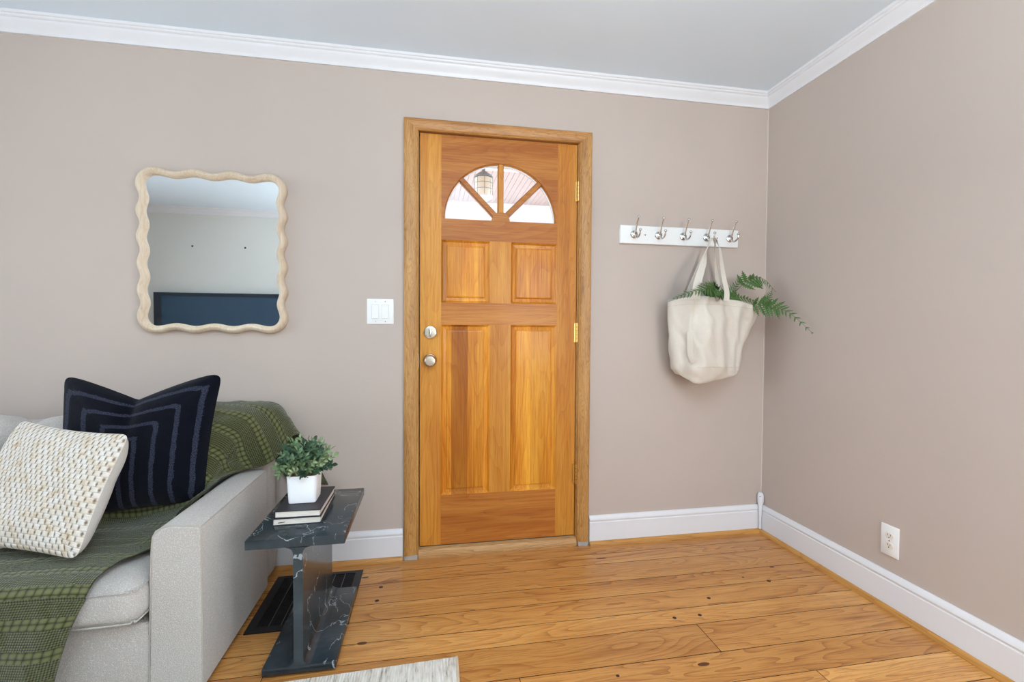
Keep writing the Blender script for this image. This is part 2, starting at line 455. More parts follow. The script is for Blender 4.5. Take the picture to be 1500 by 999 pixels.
# ------------------------------------------------------------------ the door
D = empty('door_1', (0, 0, 0), kind='structure')
YD = 0.012           # front face of the slab
X0, X1, Z0, Z1 = -0.052, 0.752, 0.052, 2.092
T = 0.040
SL, SRx = 0.054, 0.647      # inner edges of the stiles
def tone(o, v): o.color = (v, 0, 0, 1); return o
tone(obj('stile', bx(X0+.003, SL, YD, YD+T, Z0, Z1), M_door_v, D), 0.55)
tone(obj('stile', bx(SRx, X1-.002, YD, YD+T, Z0, Z1), M_door_v, D), 0.02)
CX, CZ, CR = 0.352, 1.682, 0.281
# arched top rail : rectangle minus half disc
b = NB()
NA = 32; zt = Z1
front, back, fo, bo = [], [], [], []
for k in range(NA+1):
    a = PI*k/NA; c, s = math.cos(a), math.sin(a)
    px, pz = CX + CR*c, CZ + CR*s
    # outer point on rectangle
    tx = ((SRx-CX)/c if c > 1e-6 else ((SL-CX)/c if c < -1e-6 else 1e9)); tz = (zt-CZ)/s if s > 1e-6 else 1e9
    tt = min(tx, tz)
    front.append((px, pz)); fo.append((CX+tt*c, CZ+tt*s))
# insert rectangle corners
def ringpts(y, off=0.0): return [Vector((CX+(CR+off)*math.cos(PI*k/NA), y, CZ+(CR+off)*math.sin(PI*k/NA))) for k in range(NA+1)]
outer = []
aR = math.atan2(zt-CZ, SRx-CX); aL = math.atan2(zt-CZ, SL-CX)
kR = min(range(NA+1), key=lambda k: abs(PI*k/NA-aR)); kL = min(range(NA+1), key=lambda k: abs(PI*k/NA-aL))
fo[kR] = (SRx, zt); fo[kL] = (SL, zt)
ofr = [Vector((x, YD, z)) for x, z in fo]; obk = [Vector((x, YD+T, z)) for x, z in fo]
loft(b, [obk, ofr, ringpts(YD, 0.006), ringpts(YD+0.006, 0.006), ringpts(YD+0.010, 0.0), ringpts(YD+T, 0.0)], closed=False)
tone(obj('arched_rail', b, M_door_h, D, ang=25), 0.38)
def rail(z0, z1, v): tone(obj('rail', bx(SL, SRx, YD, YD+T, z0, z1), M_door_h, D), v)
rail(1.577, CZ, .55); rail(1.157, 1.267, .85); rail(Z0, 0.150, .90); rail(0.150, 0.302, .50)
MX0, MX1 = 0.297, 0.405
tone(obj('mullion', bx(MX0, MX1, YD, YD+T, 1.267, 1.577), M_door_v, D), .45)
tone(obj('mullion', bx(MX0, MX1, YD, YD+T, 0.302, 1.157), M_door_v, D), .12)
def panel(x0, x1, z0, z1):
    b = NB(); rr = []
    for ins, d in ((0, 0.0), (0.003, 0.0035), (0.010, 0.0105), (0.026, 0.0125), (0.028, 0.0065), (0.034, 0.0050)):
        rr.append([Vector((x0+ins, YD+d, z0+ins)), Vector((x1-ins, YD+d, z0+ins)), Vector((x1-ins, YD+d, z1-ins)), Vector((x0+ins, YD+d, z1-ins))])
    rr.insert(0, [Vector((p.x, YD+T-0.004, p.z)) for p in rr[0]])
    loft(b, rr, True, True, True)
    pn = obj('raised_panel', b, M_door_p, D, ang=10); pn.color = ((0.30 if x0 < 0.3 else 0.08) + (0.15 if z0 > 1 else 0), 0, 0, 1)
for x0, x1 in ((SL, MX0), (MX1, SRx)):
    panel(x0, x1, 1.267, 1.577); panel(x0, x1, 0.302, 1.157)
# sunburst muntins
YM = YD + 0.004
def bar(a, wid):
    d = Vector((math.cos(a), 0, math.sin(a))); n = Vector((-d.z, 0, d.x))
    c = Vector((CX, 0, CZ)); r0, r1 = 0.040, CR+0.004
    b = NB()
    prof = [(-wid/2, 0.010), (-wid/2+0.005, 0.0), (wid/2-0.005, 0.0), (wid/2, 0.010), (wid/2, T-0.008), (-wid/2, T-0.008)]
    loft(b, [[c + d*r + n*p + Vector((0, YM+q, 0)) for p, q in prof] for r in (r0, r1)], True, True, True)
    obj('muntin', b, M_door_v if abs(a-PI/2) < .1 else M_door_h, D)
for a in (PI/2, PI/4, 3*PI/4): bar(a, 0.030)
b = NB(); r = 0.046
prism(b, [(CX + r*math.cos(PI*k/14), CZ + r*math.sin(PI*k/14)) for k in range(15)], (YM-0.001, YD+T-0.004)); obj('sunburst_hub', b, M_door_h, D)
for k in range(4):
    a0, a1 = PI*k/4, PI*(k+1)/4
    pts = [(CX+0.05*math.cos(a1), CZ+0.05*math.sin(a1)), (CX+0.05*math.cos(a0), CZ+0.05*math.sin(a0))] + [(CX + (CR-.0005)*math.cos(a0+(a1-a0)*j/10), CZ + (CR-.0005)*math.sin(a0+(a1-a0)*j/10)) for j in range(11)]
    b = NB(); prism(b, pts, (YD+0.022, YD+0.026)); obj('pane', b, M_glass, D)
# white glazing bead inside the arc (outer edge of glass)
b = NB()
for off in (0,):
    prof = [(0.0, 0.014), (-0.005, 0.016), (-0.005, 0.0215), (0.0, 0.0215)]
    loft(b, [[Vector((CX+(CR+p)*math.cos(PI*k/NA), YD+q, CZ+(CR+p)*math.sin(PI*k/NA))) for p, q in prof] for k in range(NA+1)], True, True, True)
tag(obj('glazing_bead', b, M_trim, D), 'white glazing bead')

# casing : profiled oak boards, mitred
def casing_prof(s):   # s across width from inner (0) to outer (0.058): returns list of (across, proj)
    return [(0, 0.0), (0, 0.012), (0.004, 0.015), (0.010, 0.0135), (0.014, 0.016), (0.030, 0.019), (0.046, 0.0215), (0.054, 0.021), (0.058, 0.017), (0.058, 0.0)]
CPf = casing_prof(0)
IX0, IX1, IZ = -0.056, 0.757, 2.093
b = NB(); loft(b, [[Vector((IX0-a*1.18, -p, z + (a*0.96 if z > 1 else 0))) for a, p in CPf] for z in (0.022, IZ)], True, True, True); obj('casing', b, M_case_v, D)
b = NB(); loft(b, [[Vector((IX1+a*1.1, -p, z + (a*0.96 if z > 1 else 0))) for a, p in CPf] for z in (0.024, IZ)], True, True, True); obj('casing', b, M_case_v, D)
b = NB(); loft(b, [[Vector((x + (a*1.1 if x > 0.3 else -a*1.18), -p, IZ+a*0.96)) for a, p in CPf] for x in (IX0, IX1)], True, True, True); obj('casing', b, M_case_h, D)
# unpainted scarred feet of the casing
M_scar = plain('chipped_white_paint', srgb(206, 200, 196), 0.7, var=0.5)
obj('casing_foot', bx(-0.122, -0.060, -0.017, 0, 0, 0.022), M_scar, D); obj('casing_foot', bx(0.764, 0.818, -0.019, 0, 0, 0.024, bev=.002), M_scar, D)
# jambs and stops
obj('jamb', bx(-0.075, X0-0.002, 0.0, 0.139, 0.0, 2.112), M_case_v, D)
obj('jamb', bx(X1+0.001, 0.775, 0.0, 0.139, 0.0, 2.112), M_case_v, D)
obj('jamb', bx(X0-0.002, X1+0.001, 0.0, 0.139, Z1+0.003, 2.112), M_case_h, D)
obj('door_stop', bx(X0-0.002, X0+0.012, YD+T+.001, YD+T+.035, 0.046, Z1+.003), M_case_v, D)
obj('door_stop', bx(X1-0.014, X1+0.001, YD+T+.001, YD+T+.035, 0.046, Z1+.003), M_case_v, D)
b = NB(); prism(b, [(-0.014, 0.0), (-0.016, 0.020), (-0.008, 0.040), (0.016, 0.046), (0.139, 0.046), (0.139, 0.0)], (IX0+0.001, IX1-0.001), axes='yz')
M_thr = wood('oak_threshold', srgb(214, 172, 118), srgb(190, 144, 92), srgb(138, 98, 58), 'x', gs=1.6, rough=0.5, tone=0.05, figure=0.8, pores=0.45)
obj('threshold', b, M_thr, D)
obj('weather_strip', bx(X0+.004, X1-.004, YD+.004, YD+.03, 0.0462, 0.0515), M_slot, D)

# hardware
def hardware_round(name, z, prof, mat):
    b = NB(); lathe(b, [(r, -h) for r, h in prof], (0.001, YD, z), 'y', 28)
    return obj(name, b, mat, D)
db = hardware_round('deadbolt', 1.118, [(0.033, 0), (0.033, 0.004), (0.030, 0.008), (0.026, 0.009), (0.0255, 0.013), (0.012, 0.014)], M_nickel)
b = bx(-0.0045, 0.0065, YD-0.030, YD-0.013, 1.097, 1.139, bev=.003, seg=2); obj('thumb_turn', b, M_nickel_p, db)
kn = hardware_round('door_knob', 0.980, [(0.033, 0), (0.033, 0.004), (0.029, 0.009), (0.013, 0.012), (0.012, 0.026), (0.020, 0.031), (0.0285, 0.038), (0.030, 0.048), (0.0275, 0.057), (0.0235, 0.060), (0.0225, 0.0585), (0.008, 0.0600)], M_nickel)
b = bx(-0.0555, -0.0535, -0.004, 0.011, 0.945, 1.015); tag(obj('strike_plate', b, M_nickel, D), 'nickel strike plate')
for z in (1.850, 1.120, 0.380):
    b = NB(); lathe(b, [(0.004, -0.052), (0.0066, -0.050), (0.0066, 0.050), (0.004, 0.052)], (0.7535, -0.002, z), 'z', 12)
    hg = obj('hinge', b, M_brass, D)
    for q in range(4):
        b = NB(); lathe(b, [(0.0071, -0.0006), (0.0071, 0.0006)], (0.7535, -0.002, z - 0.03 + 0.02*q), 'z', 12); obj('knuckle_joint', b, M_slot, hg)
    obj('leaf', bx(0.739, 0.7535, 0.004, 0.0115, z-0.05, z+0.05), M_brass, hg)

# ------------------------------------------------------------------ porch outside
pc = empty('porch_ceiling', kind='structure')
x = -0.9
while x < 2.1:
    obj('porch_board', bx(x+0.0016, x+0.0434, 0.16, 2.30, 2.40, 2.415), M_porch, pc); x += 0.045
obj('ceiling_backing', bx(-1.6, 2.6, 0.16, 2.3, 2.417, 2.43), M_porch, pc)
obj('cross_trim', bx(-1.6, 2.6, 1.28, 1.33, 2.385, 2.398), M_ext, pc)
struct('porch_beam', bx(-1.6, 2.6, 2.30, 2.44, 2.08, 2.45), M_ext)
struct('porch_floor', bx(-1.6, 2.6, 0.15, 2.6, -0.15, -0.03), M_conc)
struct('porch_post', bx(-1.5, -1.36, 2.3, 2.44, -0.03, 2.08), M_ext)
struct('porch_post', bx(1.9, 2.04, 2.3, 2.44, -0.03, 2.08), M_ext)
ln = empty('porch_lantern', (0.352, 0.80, 0), label='hanging caged porch lantern seen through the fanlight', cat='lantern')
M_lg = plain('frosted_lantern_glass', srgb(246, 240, 214), 0.4)
M_lm = plain('lantern_metal', srgb(132, 130, 128), 0.5, 0.3)
lz0 = 2.03
b = NB(); lathe(b, [(0.050, lz0), (0.054, lz0+0.01), (0.058, lz0+0.115), (0.05, lz0+0.12)], (0, 0, 0), 'z', 20); obj('glass_cylinder', b, M_lg, ln)
b = NB(); lathe(b, [(0.064, lz0+0.120), (0.066, lz0+0.126), (0.03, lz0+0.155), (0.012, lz0+0.165), (0.012, 2.40)], (0, 0, 0), 'z', 20); obj('lantern_cap', b, M_lm, ln)
b = NB(); lathe(b, [(0.03, lz0-0.030), (0.062, lz0-0.012), (0.062, lz0), (0.05, lz0-0.001)], (0, 0, 0), 'z', 20); obj('lantern_base', b, M_ext, ln)
for k in range(8):
    a = 2*PI*k/8
    b = NB(); tube(b, [(0.061*math.cos(a), 0.061*math.sin(a), lz0), (0.063*math.cos(a), 0.063*math.sin(a), lz0+0.122)], 0.0017, 6); obj('cage_bar', b, M_lm, ln)
for z in (lz0+0.04, lz0+0.08):
    b = NB(); tube(b, [(0.062*math.cos(a), 0.062*math.sin(a), z) for a in [2*PI*k/24 for k in range(25)]], 0.0016, 6); obj('cage_ring', b, M_lm, ln)

# ------------------------------------------------------------------ things on the far (front) wall, seen only in the mirror
tv = empty('television', (-2.16, YF+0.053, 1.09), label='dark blue flat screen on the far wall, reflected in the wavy mirror', cat='television')
W_, H_ = 0.73, 0.42
obj('screen', bx(-W_+0.07, W_-0.07, 0.012, 0.022, -H_+0.07, H_-0.035), M_tvs, tv)
for p in ((-W_, -W_+0.07, -H_, H_), (W_-0.07, W_, -H_, H_), (-W_+0.07, W_-0.07, H_-0.035, H_), (-W_+0.07, W_-0.07, -H_, -H_+0.07)):
    obj('bezel', bx(p[0], p[1], -0.02, 0.028, p[2], p[3]), M_tvb, tv)
obj('housing', bx(-W_+0.02, W_-0.02, -0.045, 0.012, -H_+0.02, H_-0.02), M_tvb, tv)
for x, lab in ((-2.548, 'small dark nail hole in the far wall, left one above the screen in the mirror'), (-2.018, 'small dark nail hole in the far wall, right one above the screen in the mirror')):
    b = NB(); lathe(b, [(0.011, 0), (0.010, 0.002)], (x, YF, 2.022), 'y', 10); tag(obj('nail_hole', b, M_slot), lab, 'nail hole')

# ================================================================== wall mirror with wavy frame
mr = empty('wall_mirror', (-0.959, 0, 1.475), label='wall mirror in a wavy whitewashed wooden frame above the sofa', cat='mirror')
A_, B_, RC = 0.284, 0.341, 0.052
path = []
def side(p0, p1, nrm, n, cnt):
    L = (p1-p0).length
    for k in range(cnt):
        s = k/cnt
        path.append((p0 + (p1-p0)*s, nrm, math.cos(2*PI*n*s)))
def corner(c, a0, cnt=10):
    for k in range(cnt):
        a = a0 - (PI/2)*k/cnt
        path.append((c + Vector((RC*math.cos(a), 0, RC*math.sin(a))), Vector((math.cos(a), 0, math.sin(a))), 1.0))
a, bb_ = A_-RC, B_-RC
side(Vector((-a, 0, B_)), Vector((a, 0, B_)), Vector((0, 0, 1)), 3, 54); corner(Vector((a, 0, bb_)), PI/2)
side(Vector((A_, 0, bb_)), Vector((A_, 0, -bb_)), Vector((1, 0, 0)), 5, 70); corner(Vector((a, 0, -bb_)), 0)
side(Vector((a, 0, -B_)), Vector((-a, 0, -B_)), Vector((0, 0, -1)), 3, 54); corner(Vector((-a, 0, -bb_)), -PI/2)
side(Vector((-A_, 0, -bb_)), Vector((-A_, 0, bb_)), Vector((-1, 0, 0)), 5, 70); corner(Vector((-a, 0, bb_)), -PI)
fp = [(-0.017, 0.002), (-0.0185, 0.012), (-0.0165, 0.024), (-0.0125, 0.0265), (-0.0095, 0.031), (-0.005, 0.0325), (-0.002, 0.036), (0.004, 0.0362), (0.007, 0.033), (0.012, 0.0315), (0.0145, 0.027), (0.018, 0.022), (0.0195, 0.010), (0.018, 0.002)]
b = NB(); rings = []
for p, n, wv in path:
    rings.append([p + n*(q*(0.86+0.05*wv) + 0.0068*wv + 0.001) + Vector((0, -d, 0)) for q, d in fp])
rings.append(rings[0])
vr = loft(b, rings, True)
bmesh.ops.remove_doubles(b, verts=b.verts, dist=1e-6)
obj('frame', b, M_washed, mr, ang=60)
obj('mirror_glass', bx(-A_+.004, A_-.004, -0.011, -0.007, -B_+.004, B_-.004), M_mirror, mr)
obj('backing', bx(-A_+.01, A_-.01, -0.006, -0.001, -B_+.01, B_-.01), M_slot, mr)

# ================================================================== switch plate and outlet
sw = empty('light_switch', (-0.236, 0, 1.2175), label='white two gang wall plate with two rocker switches beside the door casing', cat='light switch')
b = NB(); box(b, -0.0625, 0.0625, -0.006, 0, -0.061, 0.061, bev=0.003, seg=2); obj('wall_plate', b, M_plate, sw)
for x in (-0.023, 0.023):
    tilt = 1 if x < 0 else -1
    b = NB(); prism(b, [(-0.006, -0.0325), (-0.0088-0.0012*tilt, -0.0325), (-0.0082, 0), (-0.0088+0.0012*tilt, 0.0325), (-0.006, 0.0325)], (x-0.0155, x+0.0155), axes='yz'); obj('rocker', b, M_plate, sw)
    b = NB(); box(b, x-0.0168, x+0.0168, -0.0066, -0.0055, -0.0338, 0.0338); obj('rocker_frame', b, plain('plate_gap', srgb(196, 198, 200), 0.5), sw)
    for z in (-0.048, 0.048):
        b = NB(); lathe(b, [(0.003, -0.006), (0.0026, -0.0072)], (x, 0, z), 'y', 10); obj('screw', b, M_nickel, sw)
ou = empty('wall_outlet', (XR, -0.744, 0.282), label='white duplex power outlet on the right wall above the baseboard', cat='outlet')
b = NB(); box(b, -0.006, 0, -0.037, 0.037, -0.0625, 0.0625, bev=0.0025, seg=2); obj('wall_plate', b, M_plate, ou)
M_recept = plain('receptacle_ivory', srgb(232, 224, 214), 0.35)
for z in (-0.020, 0.020):
    b = NB(); prism(b, [(0.0165*math.cos(a), z + 0.0155*max(-0.82, min(0.82, math.sin(a)))) for a in [2*PI*k/24 for k in range(24)]], (-0.0085, -0.005), axes='yz'); r_ = obj('receptacle', b, M_recept, ou)
    for y in (-0.0055, 0.0055):
        obj('slot', bx(-0.0091, -0.0084, y-0.0010, y+0.0010, z+0.000, z+0.008), M_slot, r_)
    b = NB(); lathe(b, [(0.0023, -0.0091), (0.0023, -0.0084)], (0, 0, z-0.006), 'x', 8); obj('ground_hole', b, M_slot, r_)
b = NB(); lathe(b, [(0.003, -0.0072), (0.003, -0.006)], (0, 0, 0), 'x', 10); obj('screw', b, M_nickel, ou)

# ================================================================== coat rack with five hooks
rk = empty('coat_rack', (1.323, 0, 1.638), label='white wall board with five nickel coat hooks right of the door', cat='coat rack')
b = NB(); box(b, -0.3435, 0.3435, -0.018, 0, -0.0475, 0.0475)
es = [e for e in b.edges if all(v.co.y < -0.01 for v in e.verts)]
bmesh.ops.bevel(b, geom=es, offset=0.006, segments=3, profile=0.7, affect='EDGES'); obj('board', b, M_plate, rk)
for x in (-0.205, 0.215):
    b = NB(); lathe(b, [(0.0035, -0.0184), (0.003, -0.0178)], (x, 0, 0.0), 'y', 10); obj('screw', b, M_slot, rk)
hook_me = None
def hook_parts(x):
    b = NB()
    lathe(b, [(0.0205, -0.018), (0.0205, -0.0205), (0.0175, -0.0235), (0.013, -0.0245), (0.0125, -0.028), (0.007, -0.031)], (x, 0, 0), 'y', 20)
    tube(b, cr_pts([(x, -0.027, 0.0), (x, -0.036, 0.012), (x, -0.046, 0.036), (x, -0.056, 0.056), (x, -0.070, 0.076)], 5), [0.0052-0.0019*k/20 for k in range(21)], 8)
    tube(b, cr_pts([(x, -0.027, -0.004), (x, -0.045, -0.019), (x, -0.068, -0.022), (x, -0.086, -0.012), (x, -0.092, 0.006)], 5), [0.0056-0.0022*k/20 for k in range(21)], 8)
    h = obj('hook', b, M_nickel_p, rk)
    for c, r in (((x, -0.072, 0.079), 0.0072), ((x, -0.0925, 0.010), 0.0072)):
        b = NB(); bmesh.ops.create_uvsphere(b, u_segments=14, v_segments=10, radius=r)
        for v in b.verts: v.co += Vector(c)
        obj('ball_tip', b, M_nickel_p, h)
for x in (-0.268, -0.129, 0.013, 0.150, 0.289): hook_parts(x)

# ================================================================== canvas tote bag
tb = empty('tote_bag', (1.43, -0.10, 0.87), label='natural cream canvas tote bag hanging from the fourth coat hook', cat='bag')
bo = Vector((1.43, -0.10, 0.87))
R_ = [
 [(1.199,-.12,1.281),(1.240,-.19,1.297),(1.288,-.243,1.303),(1.37,-.240,1.300),(1.464,-.205,1.296),(1.60,-.170,1.281),(1.726,-.12,1.253),(1.62,-.050,1.28),(1.45,-.030,1.300),(1.27,-.040,1.300)],
 [(1.200,-.12,1.240),(1.243,-.19,1.240),(1.289,-.243,1.240),(1.37,-.235,1.240),(1.480,-.205,1.240),(1.60,-.160,1.235),(1.722,-.12,1.225),(1.62,-.050,1.23),(1.45,-.030,1.240),(1.27,-.036,1.240)],
 [(1.201,-.12,1.177),(1.240,-.18,1.177),(1.290,-.241,1.176),(1.39,-.240,1.180),(1.497,-.203,1.185),(1.600,-.150,1.190),(1.708,-.12,1.190),(1.62,-.050,1.19),(1.45,-.028,1.190),(1.28,-.035,1.180)],
 [(1.207,-.12,1.110),(1.246,-.18,1.110),(1.295,-.236,1.110),(1.40,-.242,1.112),(1.500,-.197,1.115),(1.585,-.155,1.115),(1.672,-.115,1.115),(1.60,-.050,1.11),(1.44,-.028,1.110),(1.28,-.035,1.110)],
 [(1.214,-.12,1.044),(1.252,-.18,1.046),(1.299,-.231,1.048),(1.40,-.236,1.050),(1.507,-.192,1.053),(1.580,-.155,1.050),(1.640,-.11,1.050),(1.57,-.045,1.05),(1.43,-.028,1.050),(1.28,-.035,1.050)],
 [(1.227,-.12,.952),(1.262,-.172,.953),(1.307,-.223,.953),(1.41,-.225,.952),(1.516,-.183,.948),(1.572,-.150,.945),(1.614,-.11,.941),(1.56,-.045,.94),(1.43,-.028,.940),(1.28,-.035,.940)],
 [(1.245,-.12,.925),(1.280,-.162,.908),(1.322,-.205,.900),(1.42,-.208,.905),(1.526,-.172,.918),(1.571,-.146,.920),(1.604,-.11,.920),(1.55,-.050,.92),(1.43,-.032,.915),(1.29,-.038,.920)],
 [(1.268,-.12,.906),(1.298,-.150,.882),(1.331,-.188,.864),(1.43,-.180,.878),(1.540,-.158,.897),(1.566,-.140,.900),(1.590,-.11,.905),(1.54,-.055,.90),(1.43,-.040,.890),(1.30,-.045,.900)],
 [(1.33,-.115,.897),(1.345,-.125,.888),(1.36,-.135,.882),(1.43,-.135,.885),(1.50,-.125,.894),(1.52,-.12,.897),(1.53,-.10,.898),(1.50,-.08,.895),(1.43,-.07,.892),(1.36,-.08,.895)]]
NS = 8
def closed_cr(P, n):
    P = [Vector(p) for p in P]; out = []; L = len(P)
    for i in range(L):
        p0, p1, p2, p3 = P[i-1], P[i], P[(i+1) % L], P[(i+2) % L]
        for k in range(n):
            t = k/n; out.append(0.5*((2*p1)+(p2-p0)*t+(2*p0-5*p1+4*p2-p3)*t*t+(3*p1-p0-3*p2+p3)*t*t*t))
    return out
rows = [closed_cr(r, NS) for r in R_]
cols = []
for j in range(len(rows[0])): cols.append(cr_pts([r[j] for r in rows], 5))
nr = len(cols[0]); rings = []
for i in range(nr):
    ring = []
    for j in range(len(cols)):
        p = cols[j][i].copy()
        s = j/NS                                   # 0..10 around
        if 1.6 < s < 6.2:
            fz = max(0.0, 1-abs(i-8)/26.0)
            p.y += 0.012*fz*math.sin((s-1.6)*3.1 + 0.05*i) + 0.009*fz*math.sin((s)*6.3+1.2+0.03*i)
        q = noise.noise(Vector((p.x*9, p.z*5, p.y*9)))*0.012 + noise.noise(Vector((p.x*24, p.z*12, p.y*26+4)))*0.010 + abs(noise.noise(Vector((p.x*18+p.z*9, p.z*4, 2))))*0.014
        if i > 0: p.y += q*(1 if p.y < -0.06 else 0)
        ring.append(p - bo)
    rings.append(ring)
b = NB(); loft(b, rings, True, False, True)
o = obj('body', b, M_canvas, tb, ang=60)
mod(o, 'SOLIDIFY', thickness=0.002, offset=-1)
# stitched hem and bottom seam
hem = [p + Vector((p.x*0.003, 0, -0.024)) for p in rings[0]]
M_stitch = plain('bag_stitch', srgb(205, 190, 172), 0.9)
b = NB(); rr = rings[5*4+4]; rr = rings[int(5*5)]
tube(b, [Vector((p.x, p.y-0.0016, p.z)) for p in rr[8*2:8*6+1]], 0.0011, 5); obj('bottom_seam', b, M_stitch, tb)
b = NB(); rr = rings[3]
tube(b, [Vector((p.x, p.y-0.0010, p.z)) for p in rr[8*0:8*6+1]], 0.0009, 5); obj('hem_seam', b, M_stitch, tb)
def ribbon(bm, pts, side_dirs, w, th=0.003):
    pts = cr_pts(pts, 6); n = len(pts); sd = cr_pts(side_dirs, 6); wd_ = [w]*n if not isinstance(w, list) else [w[0] + (w[1]-w[0])*i/(n-1) for i in range(n)]
    rings = []
    for i, p in enumerate(pts):
        d = (pts[min(i+1, n-1)]-pts[max(i-1, 0)]).normalized(); s = sd[i].normalized(); s = (s - d*s.dot(d)).normalized(); nn = d.cross(s)
        hw = wd_[i]/2
        rings.append([p + s*hw + nn*th/2, p - s*hw + nn*th/2, p - s*hw - nn*th/2, p + s*hw - nn*th/2])
    loft(bm, rings, True, True, True)
hk = Vector((1.473, -0.083, 1.6195))
X_, XY = (1, 0, 0), (0.8, -0.6, 0)
b = NB()
ribbon(b, [Vector(p)-bo for p in [(1.278,-.236,1.288),(1.280,-.238,1.325),(1.296,-.226,1.375),(1.350,-.185,1.47),(1.410,-.130,1.560),(1.452,-.095,1.608)]], [X_, X_, (1, .1, .2), (1, .3, .3), (.6, 1, .2), (.2, 1, 0)], [0.050, 0.022])
ribbon(b, [Vector(p)-bo for p in [(1.452,-.095,1.608),(1.462,-.083,1.6225),(1.478,-.083,1.6225),(1.486,-.095,1.604)]], [(0, 1, 0)]*4, 0.016)
ribbon(b, [Vector(p)-bo for p in [(1.486,-.095,1.604),(1.482,-.125,1.56),(1.470,-.160,1.48),(1.466,-.185,1.40),(1.474,-.198,1.335),(1.474,-.198,1.285)]], [(.3, 1, 0), (.7, .6, 0), (.8, .3, 0), (1, .0, 0), X_, X_], [0.020, 0.030])
obj('handle', b, M_canvas, tb, ang=70)
b = NB()
ribbon(b, [Vector(p)-bo for p in [(1.352,-.030,1.25),(1.360,-.028,1.32),(1.400,-.034,1.43),(1.440,-.058,1.55),(1.457,-.080,1.60)]], [X_, X_, (1, .2, 0), (.6, 1, 0), (.2, 1, 0)], [0.030, 0.018])
ribbon(b, [Vector(p)-bo for p in [(1.455,-.080,1.600),(1.464,-.078,1.6165),(1.478,-.078,1.6165),(1.486,-.078,1.598)]], [(0, 1, 0)]*4, 0.016)
ribbon(b, [Vector(p)-bo for p in [(1.486,-.078,1.598),(1.500,-.058,1.50),(1.536,-.034,1.38),(1.560,-.028,1.25)]], [(.2, 1, 0), (.8, .5, 0), X_, X_], [0.018, 0.030])
obj('handle', b, M_canvas, tb, ang=70)
# side pocket tab on the gusset
b = NB(); ribbon(b, [Vector(p)-bo for p in [(1.262,-.222,1.13),(1.262,-.226,1.08),(1.266,-.222,1.02),(1.285,-.226,.975)]], [(.6, -.8, 0)]*4, 0.030, 0.002); obj('side_tab', b, M_canvas, tb)

# ================================================================== fern fronds in the bag
def leafmat(name, c1, c2, c3, rough=0.45):
    t = NT(name); v = t.coords(rand=9)
    n = t.noise(v, 60, 2); oi = t.new('ShaderNodeObjectInfo')
    f = t.math('ADD', t.math('MULTIPLY', n, 0.5), t.math('MULTIPLY', t.objrand(oi), 0.5))
    t.link(t.ramp(f, [(0.2, c1), (0.5, c2), (0.85, c3)]), t.b.inputs['Base Color'])
    t.b.inputs['Roughness'].default_value = rough
    t.b.inputs['Specular IOR Level'].default_value = 0.35
    return t.m
M_fern = leafmat('fern_green', srgb(14, 38, 14), srgb(32, 68, 26), srgb(78, 112, 54))
M_stem = plain('fern_stem', srgb(78, 88, 42), 0.6)
def pinna_mesh(name, n_teeth=6):
    """a lobed leaflet, unit length along +x, in the xy plane with a little cup"""
    b = NB(); top, bot, mid = [], [], []
    pts_t, pts_b = [], []
    for i in range(n_teeth*2+1):
        t = i/(n_teeth*2); w_ = 0.235*(math.sin(PI*min(1, t*0.9+0.12))**0.8)*(1-t*0.55)
        k = 1.0 if i % 2 else 0.42
        if i == 0: k = 0.5
        w_ = 0.0 if i == n_teeth*2 else w_*k
        sh = 0.05 if i % 2 else 0
        pts_t.append(Vector((t+sh, w_, -0.10*t*t - 0.25*w_))); pts_b.append(Vector((t+sh, -w_, -0.10*t*t - 0.25*w_))); mid.append(Vector((t, 0, -0.10*t*t)))
    T = [b.verts.new(p) for p in pts_t[:-1]]; B = [b.verts.new(p) for p in pts_b[:-1]]; M = [b.verts.new(p) for p in mid]
    for i in range(len(T)-1):
        b.faces.new((M[i], M[i+1], T[i+1], T[i])); b.faces.new((M[i+1], M[i], B[i], B[i+1]))
    b.faces.new((M[-2], M[-1], T[-1])); b.faces.new((M[-1], M[-2], B[-1]))
    for f in b.faces: f.smooth = False
    me = bpy.data.meshes.new(name); b.to_mesh(me); b.free(); me.materials.append(M_fern); return me
PM = pinna_mesh('leaflet')
frnd = random.Random(3)
